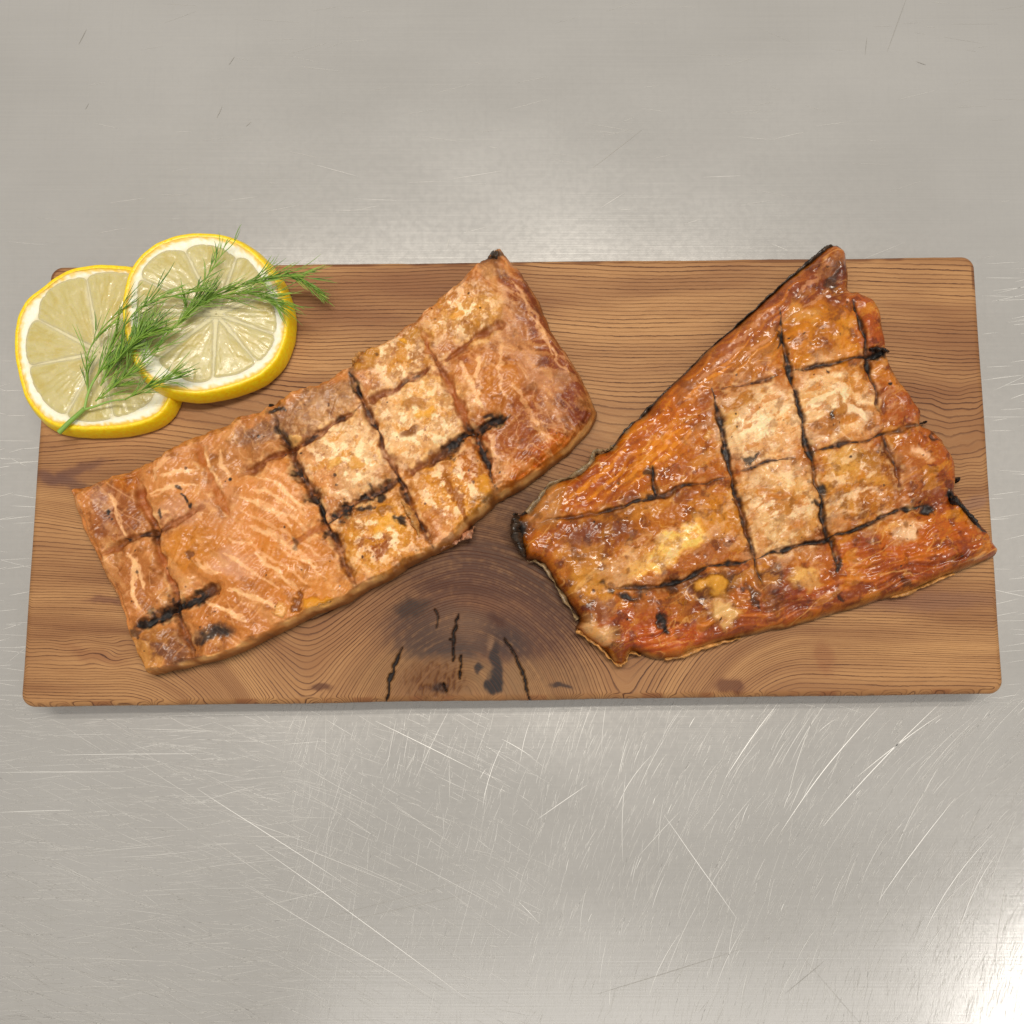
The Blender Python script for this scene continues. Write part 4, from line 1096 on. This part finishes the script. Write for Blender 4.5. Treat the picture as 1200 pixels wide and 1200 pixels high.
strip('torn_edge', [(780, 772), (800, 768), (822, 759), (846, 753), (870, 747)], [2, 4, 4.5, 4, 2], [0.003] * 5, M['crisp'], belly, ZB + 0.0005, 17)
strip('torn_edge', [(1046, 699), (1064, 694), (1086, 686), (1104, 677), (1120, 672)], [2, 4.2, 5, 4, 2], [0.003] * 5, M['crisp'], belly, ZB + 0.0005, 19)
strip('char_crumb', [(1100, 578), (1109, 585), (1121, 591)], [5, 9, 5], [0.004, 0.006, 0.004], M['char'], belly, ZB + 0.0035, 21)
strip('char_crumb', [(1121, 591), (1134, 605), (1143, 618), (1151, 629)], [4, 5, 4.5, 3], [0.004, 0.005, 0.004, 0.003], M['char'], belly, ZB + 0.003, 23)
strip('char_crumb', [(1119, 558), (1123, 561), (1126, 562)], [3, 4.5, 2.5], [0.003, 0.004, 0.003], M['char'], belly, ZB + 0.0008, 25)
strip('char_crumb', [(1078, 495), (1083, 494), (1089, 492)], [1.6, 2.4, 1.4], [0.002, 0.003, 0.002], M['char'], belly, ZB + 0.001, 27)
strip('char_crumb', [(1014, 413), (1026, 414), (1038, 416)], [2.5, 4, 2.5], [0.003, 0.004, 0.003], M['char'], belly, ZB + 0.0066, 29)
# torn flakes on the long piece
strip('flake', [(504, 644), (520, 639), (538, 632), (550, 624), (556, 616)], [4, 8, 9, 7, 3], [0.003, 0.005, 0.005, 0.005, 0.003], M['pinkflake'], fillet, ZB + 0.001, 31, jag=2.5)
strip('flake', [(428, 417), (424, 424), (418, 433), (412, 439)], [2, 5.5, 5, 2.5], [0.003, 0.005, 0.004, 0.002], M['crisp'], fillet, ZB + 0.0065, 33)
strip('flake', [(470, 586), (480, 600), (488, 614), (494, 632)], [2.5, 5, 5.5, 3], [0.002, 0.0036, 0.0036, 0.002], M['crisp'], fillet, ZB + 0.0098, 35)
strip('flake', [(362, 716), (376, 709), (392, 702), (402, 698)], [2.5, 5, 5, 2], [0.002, 0.0035, 0.003, 0.002], M['crisp'], fillet, ZB + 0.0085, 37)
strip('char_crumb', [(319, 476), (323, 484), (327, 494)], [3, 4, 4], [0.003, 0.003, 0.003], M['char'], fillet, ZB + 0.0052, 39)
strip('skin', [(564, 312), (573, 303), (583, 298), (592, 303), (600, 313)], [4, 8, 9, 7, 4], [0.004, 0.007, 0.008, 0.006, 0.004], M['skin'], fillet, ZB + 0.002, 41, ref=ZREF1)

# ------------------------------------------------------------------ lemon slices
def lemon_materials():
    n = NT('lemon_rind')
    v = n.coords((1, 1, 1))
    f = n.noise(v, 900, 2, 0.5)
    vo = n.node('ShaderNodeTexVoronoi', Vector=v, Scale=900.0).outputs[0]
    c = n.mix(n.ramp(f, 0.3, 0.7), tuple(lin((254, 206, 8))), tuple(lin((255, 226, 30))))
    M['rind'] = n.put(Base_Color=c, Roughness=0.36, Normal=n.bump(n.ramp(vo, 0.0, 0.45), 0.22, 0.0003), Subsurface_Weight=0.25,
                      Subsurface_Radius=(1, 0.7, 0.1), Subsurface_Scale=0.002)
    n = NT('lemon_pith')
    v = n.coords((1, 1, 1))
    f = n.noise(v, 700, 4, 0.6)
    c = n.mix(n.ramp(f, 0.3, 0.75), tuple(lin((254, 251, 232))), tuple(lin((250, 242, 208))))
    c = n.mix(n.math('MULTIPLY', n.attr('membrane', 'Fac'), 0.75), c, tuple(lin((222, 208, 150))))
    c = n.mix(n.attr('yellow', 'Fac'), c, tuple(lin((244, 196, 26))))
    M['pith'] = n.put(Base_Color=c, Roughness=0.5, Normal=n.bump(f, 0.35, 0.0004), Subsurface_Weight=0.3,
                      Subsurface_Radius=(1, 0.9, 0.6), Subsurface_Scale=0.002)
    n = NT('lemon_pulp')
    v = n.coords((1, 1, 1))
    f = n.noise(v, 380, 3, 0.55, 0.5)
    g = n.noise(v, 1300, 2, 0.5)
    h = n.math('ADD', f, n.math('MULTIPLY', g, 0.25))
    M['pulp'] = n.put(Base_Color=n.attr('tint'), Roughness=n.ramp(f, 0.3, 0.7, 0.16, 0.38), Specular_IOR_Level=0.4, Normal=n.bump(h, 0.07, 0.0009),
                      Subsurface_Weight=0.5, Subsurface_Radius=(1, 0.85, 0.35), Subsurface_Scale=0.0035, Coat_Weight=n.ramp(g, 0.55, 0.7, 0.0, 0.5), Coat_Roughness=0.08)
lemon_materials()

def polar(pts, c, n=160):
    """outline radius at n even angles"""
    q = catmull(pts, True, 8) - np.array(c)
    a = np.arctan2(q[:, 1], q[:, 0]); r = np.hypot(q[:, 0], q[:, 1])
    o = np.argsort(a); a = a[o]; r = r[o]
    th = np.linspace(-math.pi, math.pi, n, endpoint=False)
    return th, np.interp(th, np.concatenate([a - 2 * math.pi, a, a + 2 * math.pi]), np.tile(r, 3))

def lemon_slice(label, outline, flesh, centre, spokes, thick, tilt, pivot_u, seed, z_extra=0.0):
    zt = BOARD_H + thick + z_extra
    c_w = unproject(*centre, zt)
    pv = unproject(pivot_u, centre[1], zt)
    def place(u, v, dz):
        w = unproject(u, v, BOARD_H + thick)
        w[..., 2] = BOARD_H + 0.0005 + thick + dz + z_extra
        rise = np.tan(tilt) * (pv[0] - w[..., 0])
        w[..., 2] += rise
        return w
    base = unproject(*centre, BOARD_H)
    t = thing('lemon_slice', label, 'lemon slice', base, 'lemon slices at the plank corner')
    th, r = polar(outline, centre)
    n = len(th)
    cu, sv = np.cos(th), np.sin(th)
    r = r * (1 + 0.004 * noise(th * 9, th * 0, seed))
    # rind: a band, rounded over the cut edge
    prof = [(-4.2, 0.0), (-2.0, 0.00012), (-0.7, 0.0), (0.4, -0.0004), (2.2, -thick * 0.25), (4.2, -thick * 0.52), (5.4, -thick * 0.8), (5.4, -thick * 0.93), (4.2, -thick)]
    V = []
    for dr, dz in prof:
        V.append(place(centre[0] + (r + dr) * cu, centre[1] + (r + dr) * sv, dz))
    m = len(prof)
    F = []
    for k in range(m - 1):
        for i in range(n):
            j = (i + 1) % n
            F.append((k * n + j, k * n + i, (k + 1) * n + i, (k + 1) * n + j))
    mesh_np('rind', np.vstack(V), F, M['rind'], t)
    # pith: the pale disc with its membranes, sunk a little under the pulp
    rows = np.linspace(0, 1, 60)
    V = []; Y = []; Mb = []
    thf, rf = polar(flesh, centre)
    rf = rf * 1.035
    rfl = rf
    for k, s in enumerate(rows):
        rr = 0.4 + (r - 3.4 - 0.4) * s
        dz = -0.00040 + 0.0003 * sstep(-2, 5, rr - rfl) + 0.00012 * noise(rr * cu / 9, rr * sv / 9, seed + 4)
        V.append(place(centre[0] + rr * cu, centre[1] + rr * sv, dz))
        edge = (r - rr)
        Mb.append(sstep(1.5, -5, rr - rfl))
        Y.append(sstep(9.5, 4.5, edge + 3.2 * noise(th * 16, rr * 0.2, seed + 8)) * 0.95)
    V.append(place(centre[0], centre[1], -0.0003)[None] if np.ndim(place(centre[0], centre[1], -0.0003)) == 1 else place(centre[0], centre[1], -0.0003))
    Y.append(np.zeros(1)); Mb.append(np.ones(1))
    F = []
    for k in range(len(rows) - 1):
        for i in range(n):
            j = (i + 1) % n
            F.append((k * n + i, k * n + j, (k + 1) * n + j, (k + 1) * n + i)[::-1])
    cix = len(rows) * n
    for i in range(0, n, 2):
        F.append((cix, i, (i + 1) % n, (i + 2) % n)[::-1])
    mesh_np('pith', np.vstack(V), F, M['pith'], t, attrs={'yellow': np.concatenate(Y), 'membrane': np.concatenate(Mb)})
    # pulp: one wedge between each pair of membranes
    sp = sorted(spokes)
    for i, a0 in enumerate(sp):
        a1 = sp[(i + 1) % len(sp)]
        if a1 <= a0:
            a1 += 360
        A = np.radians(np.linspace(a0, a1, 40))
        Af = (A + math.pi) % (2 * math.pi) - math.pi
        R = np.interp(Af, np.concatenate([thf - 2 * math.pi, thf, thf + 2 * math.pi]), np.tile(rf, 3))
        w = (np.linspace(0, 1, 40) - 0.5) * 2
        R = R * (1 - 0.06 * abs(w) ** 9) - 0.3
        poly = [np.array([centre[0] + R[k] * math.cos(A[k]), centre[1] + R[k] * math.sin(A[k])]) for k in range(40)]
        mid = (A[0] + A[-1]) / 2
        tip = np.array(centre) + 5 * np.array([math.cos(mid), math.sin(mid)]) / max(math.sin((A[-1] - A[0]) / 2), 0.4) * 0.5
        poly = np.array([tip] + poly)
        cen = poly.mean(0)
        # inset from the membranes
        gap = 0.55
        nrm0 = np.array([-math.sin(A[0]), math.cos(A[0])]); nrm1 = np.array([math.sin(A[-1]), -math.cos(A[-1])])
        d0 = (poly - np.array(centre)) @ nrm0; d1 = (poly - np.array(centre)) @ nrm1
        poly = poly + np.maximum(gap - d0, 0)[:, None] * nrm0 + np.maximum(gap - d1, 0)[:, None] * nrm1
        g = Patch(poly, 1.15)
        U, Vv = g.U, g.V
        p = Paint(U, Vv, (214, 201, 138))
        ang = np.arctan2(Vv - centre[1], U - centre[0]); rad = np.hypot(U - centre[0], Vv - centre[1])
        fibre = fbm(ang * 17 + 0.6 * noise(U / 16, Vv / 16, seed + i), rad / 46, seed + 20 + i, 3)
        p.mix((200, 180, 100), sstep(0.0, 0.55, fibre) * 0.5)
        p.mix((216, 202, 144), sstep(0.05, 0.55, -fibre) * 0.5)
        p.mix((224, 210, 164), sstep(60, 12, rad) * 0.45)
        p.mix((208, 182, 84), sstep(0.15, 0.5, fbm(U / 30, Vv / 30, seed + 33, 2)) * 0.35)
        p.mix((228, 216, 168), sstep(4.0, 0.3, g.d) * 0.7)
        cd_, cv = cells(ang * 11 + 3, rad / 15 + 0.5 * noise(ang * 9, rad / 14, seed), seed + i)
        p.mix((228, 214, 160), sstep(0.42, 0.62, cd_) * 0.4)
        dome = 0.00022 * sstep(0, 3, g.d) + 0.00012 * sstep(0, 16, g.d)
        h = -0.0003 + dome + 0.00007 * fibre * sstep(0, 5, g.d) - 0.00008 * sstep(0.35, 0.65, cd_)
        mesh_np('pulp_segment', place(U, Vv, h), g.faces, M['pulp'], t, attrs={'tint': np.clip(p.c * 0.9, 0, 1)})
    return t

S1_OUT = [(18, 400), (20, 378), (27, 358), (37, 345), (50, 335), (66, 322), (83, 313), (100, 309), (117, 307), (137, 308), (157, 311), (182, 322), (200, 342), (209, 370), (211, 400), (209, 430), (204, 458),
          (196, 478), (182, 491), (160, 499), (135, 503), (108, 504), (84, 503), (60, 497), (42, 482), (30, 464), (23, 440), (19, 420)]
S1_FL = [(33, 405), (37, 385), (47, 368), (50, 355), (62, 340), (80, 331), (100, 326), (114, 323), (135, 322), (158, 326), (176, 338), (190, 360), (195, 400), (190, 440), (178, 465), (160, 479), (135, 488), (105, 492), (80, 487), (58, 473), (43, 452), (36, 430)]
S1_OUT = [(u, v + 4 * max(0, (400 - v) / 95)) for u, v in S1_OUT]
lemon_slice('partly covered lemon slice with dill stem end, at plank corner, leftmost', S1_OUT, S1_FL, (117, 413),
            [-152, -100, -55, -12, 35, 78, 118, 169], 0.0065, 0.0, 117, 21)
S2_OUT = [(146, 358), (149, 340), (153, 326), (162, 310), (174, 297), (190, 286), (210, 278), (228, 274), (247, 273), (266, 274), (285, 279), (302, 288), (317, 300), (328, 312), (337, 325), (344, 342),
          (349, 362), (349, 380), (346, 396), (338, 415), (327, 429), (312, 441), (295, 449), (275, 456), (255, 461), (235, 464), (214, 463), (195, 459), (177, 449), (163, 433), (153, 410), (147, 384)]
S2_FL = [(171, 338), (176, 322), (186, 309), (200, 299), (213, 297), (222, 295), (240, 289), (262, 291), (274, 298), (292, 303), (302, 314), (314, 333), (322, 355), (326, 376), (322, 400), (312, 416), (298, 428), (280, 438), (262, 442), (245, 448), (228, 448), (208, 438), (190, 424), (178, 400), (170, 370)]
S2_OUT = [((u - 250.5) * 0.905 + 249, (v - 370) * 0.975 + 374.5) for u, v in S2_OUT]
S2_FL = [((u - 250) * 0.97 + 249.5, (v - 370) * 0.97 + 373.5) for u, v in S2_FL]
lemon_slice('whole lemon slice lapping over the other one, under the dill tip', S2_OUT, S2_FL, (257, 372),
            [-156, -116, -71, -24, 18, 50, 93, 140, 176], 0.0065, math.radians(7.6), 345, 47)

# ------------------------------------------------------------------ dill sprig
def dill_material(name, a, b):
    n = NT(name)
    f = n.attr('shade', 'Fac')
    c = n.mix(f, tuple(lin(a)), tuple(lin(b)))
    return n.put(Base_Color=c, Roughness=0.42, Subsurface_Weight=0.15, Subsurface_Radius=(0.4, 1, 0.2), Subsurface_Scale=0.001)
M['dill'] = dill_material('dill_green', (70, 118, 26), (156, 192, 74))
M['dillstem'] = dill_material('dill_stem_green', (116, 162, 58), (166, 196, 104))

class Tubes:
    def __init__(self):
        self.V = []; self.F = []; self.S = []
    def add(self, P, R, sides, shade):
        P = np.asarray(P, float); n = len(P)
        t = np.gradient(P, axis=0); t /= np.maximum(np.linalg.norm(t, axis=1), 1e-9)[:, None]
        b = len(self.V)
        up = np.array([0.13, 0.21, 1.0])
        for i in range(n):
            s = np.cross(t[i], up); s /= max(np.linalg.norm(s), 1e-9)
            w = np.cross(s, t[i])
            for k in range(sides):
                a = 2 * math.pi * k / sides
                self.V.append(P[i] + (s * math.cos(a) + w * math.sin(a)) * R[i]); self.S.append(shade)
        for i in range(n - 1):
            for k in range(sides):
                k2 = (k + 1) % sides
                self.F.append((b + i * sides + k, b + i * sides + k2, b + (i + 1) * sides + k2, b + (i + 1) * sides + k))
    def build(self, name, mat, parent):
        return mesh_np(name, self.V, self.F, mat, parent, attrs={'shade': np.array(self.S)})

def lemon_top(u):
    """level of the lemon under picture column u"""
    base = BOARD_H + 0.0076
    return base + np.interp(u, [90, 130, 160, 345, 352, 366, 400], [0, 0.0012, 0.0066, 0.0004, -0.001, -0.0062, -0.007])

def build_dill():
    rng = random.Random(77)
    t = thing('dill_sprig', 'feathery green dill sprig lying across both lemon slices', 'herb', unproject(72, 505, BOARD_H + 0.006))
    def lift(pts, dz0, dz1):
        q = catmull(pts, n=6)
        z = np.array([lemon_top(u) for u in q[:, 0]]) + np.linspace(dz0, dz1, len(q))
        return q, np.array([unproject(a, b, c) for (a, b), c in zip(q, z)]), z
    def stem(pts, r0, r1, dz0, dz1, shade, name='stem', mat='dillstem'):
        q, P, z = lift(pts, dz0, dz1)
        T = Tubes()
        T.add(P, np.linspace(r0, r1, len(P)), 8, shade)
        return T.build(name, M[mat], t)
    stem([(69, 507), (80, 496), (90, 487), (99, 479)], 0.00085, 0.0007, 0.0008, 0.0011, 0.25)
    stem([(99, 479), (103, 462), (110, 446), (122, 430), (140, 416), (160, 406), (182, 396), (205, 382), (225, 364)], 0.00045, 0.00024, 0.001, 0.0032, 0.6)
    stem([(99, 480), (112, 476), (130, 470), (147, 468)], 0.0004, 0.0002, 0.001, 0.002, 0.6)
    fronds = [
        # line, needle count, length, spread, side bias, lift
        ([(103, 458), (101, 436), (103, 416), (111, 398), (124, 380), (142, 362)], 26, (18, 34), (8, 34), 0.75, (0.0012, 0.004)),
        ([(112, 444), (122, 424), (133, 404), (146, 382), (160, 364), (180, 352), (202, 347), (222, 344)], 46, (16, 38), (6, 34), 0.45, (0.002, 0.0052)),
        ([(122, 432), (136, 422), (150, 410), (164, 396), (176, 388)], 52, (16, 34), (4, 40), 0.5, (0.0022, 0.0055)),
        ([(112, 470), (130, 456), (148, 440), (166, 424), (186, 408)], 54, (14, 34), (4, 40), 0.45, (0.0018, 0.005)),
        ([(147, 468), (165, 458), (182, 450), (198, 444)], 34, (16, 36), (4, 34), 0.5, (0.0016, 0.0038)),
        ([(196, 392), (214, 374), (222, 358), (232, 342), (244, 322), (254, 306), (264, 294)], 26, (11, 26), (8, 42), 0.5, (0.0022, 0.0048)),
        ([(205, 384), (222, 364), (240, 352), (262, 346), (286, 344), (306, 346), (320, 352)], 62, (16, 40), (6, 38), 0.5, (0.0026, 0.0040)),
        ([(225, 364), (244, 350), (268, 341), (292, 332), (314, 325), (334, 322), (350, 326)], 58, (16, 40), (4, 30), 0.5, (0.0028, 0.0044)),
        ([(118, 452), (130, 432), (146, 412), (166, 392)], 60, (20, 40), (2, 40), 0.4, (0.0016, 0.006)),
        ([(334, 320), (346, 324), (357, 330), (368, 338)], 22, (9, 18), (3, 20), 0.5, (0.0036, 0.004)),
    ]
    for pts, cnt, ln, sprd, bias, (za, zb) in fronds:
        q, P, z = lift(pts, za, zb)
        T = Tubes()
        T.add(P, np.linspace(0.00026, 0.00014, len(P)), 5, 0.6)
        n = len(q)
        def needle(u, v, zz, a, L, r, shade, bend, up):
            m = 6
            pts3 = []
            for j in range(m + 1):
                f = j / m
                zl = lemon_top(u) + 0.0004 if u < 356 else BOARD_H + 0.003
                pts3.append(unproject(u, v, max(zz + up * math.sin(f * 2.2), zl)))
                u += math.cos(a) * L / m; v += math.sin(a) * L / m
                a += bend / m
            T.add(pts3, r * np.array([1, 1, 1, 0.95, 0.85, 0.65, 0.2]), 4, shade)
        for k in range(int(cnt * 0.85)):
            s = rng.random() ** 0.85
            i = min(int(s * (n - 1)), n - 2)
            d = q[i + 1] - q[i]
            a = math.atan2(d[1], d[0]) + math.radians(rng.uniform(*sprd) * 0.66) * (1 if rng.random() < bias else -1)
            u, v = q[i] + (q[i + 1] - q[i]) * rng.random()
            bend = math.radians(rng.gauss(0, 22))
            shade = min(1, max(0, rng.gauss(0.5, 0.28)))
            L = rng.uniform(*ln) * 1.45
            up = rng.uniform(-0.0014, 0.0022)
            needle(u, v, z[i], a, L, rng.uniform(0.0001, 0.00016), shade, bend, up)
            for e in range(rng.choice([0, 1, 1, 2])):               # forked tips
                f = rng.uniform(0.15, 0.6)
                a2 = a + bend * f * 0.5
                needle(u + math.cos(a2) * L * f, v + math.sin(a2) * L * f, z[i] + up * math.sin(f * 2.2), a + bend * f + math.radians(rng.uniform(5, 17)) * rng.choice([-1, 1]),
                       L * rng.uniform(0.5, 0.85), rng.uniform(0.00012, 0.00018), min(1, max(0, shade + rng.gauss(0, 0.1))), math.radians(rng.gauss(0, 14)), up * 0.5)
        T.build('frond', M['dill'], t)
build_dill()
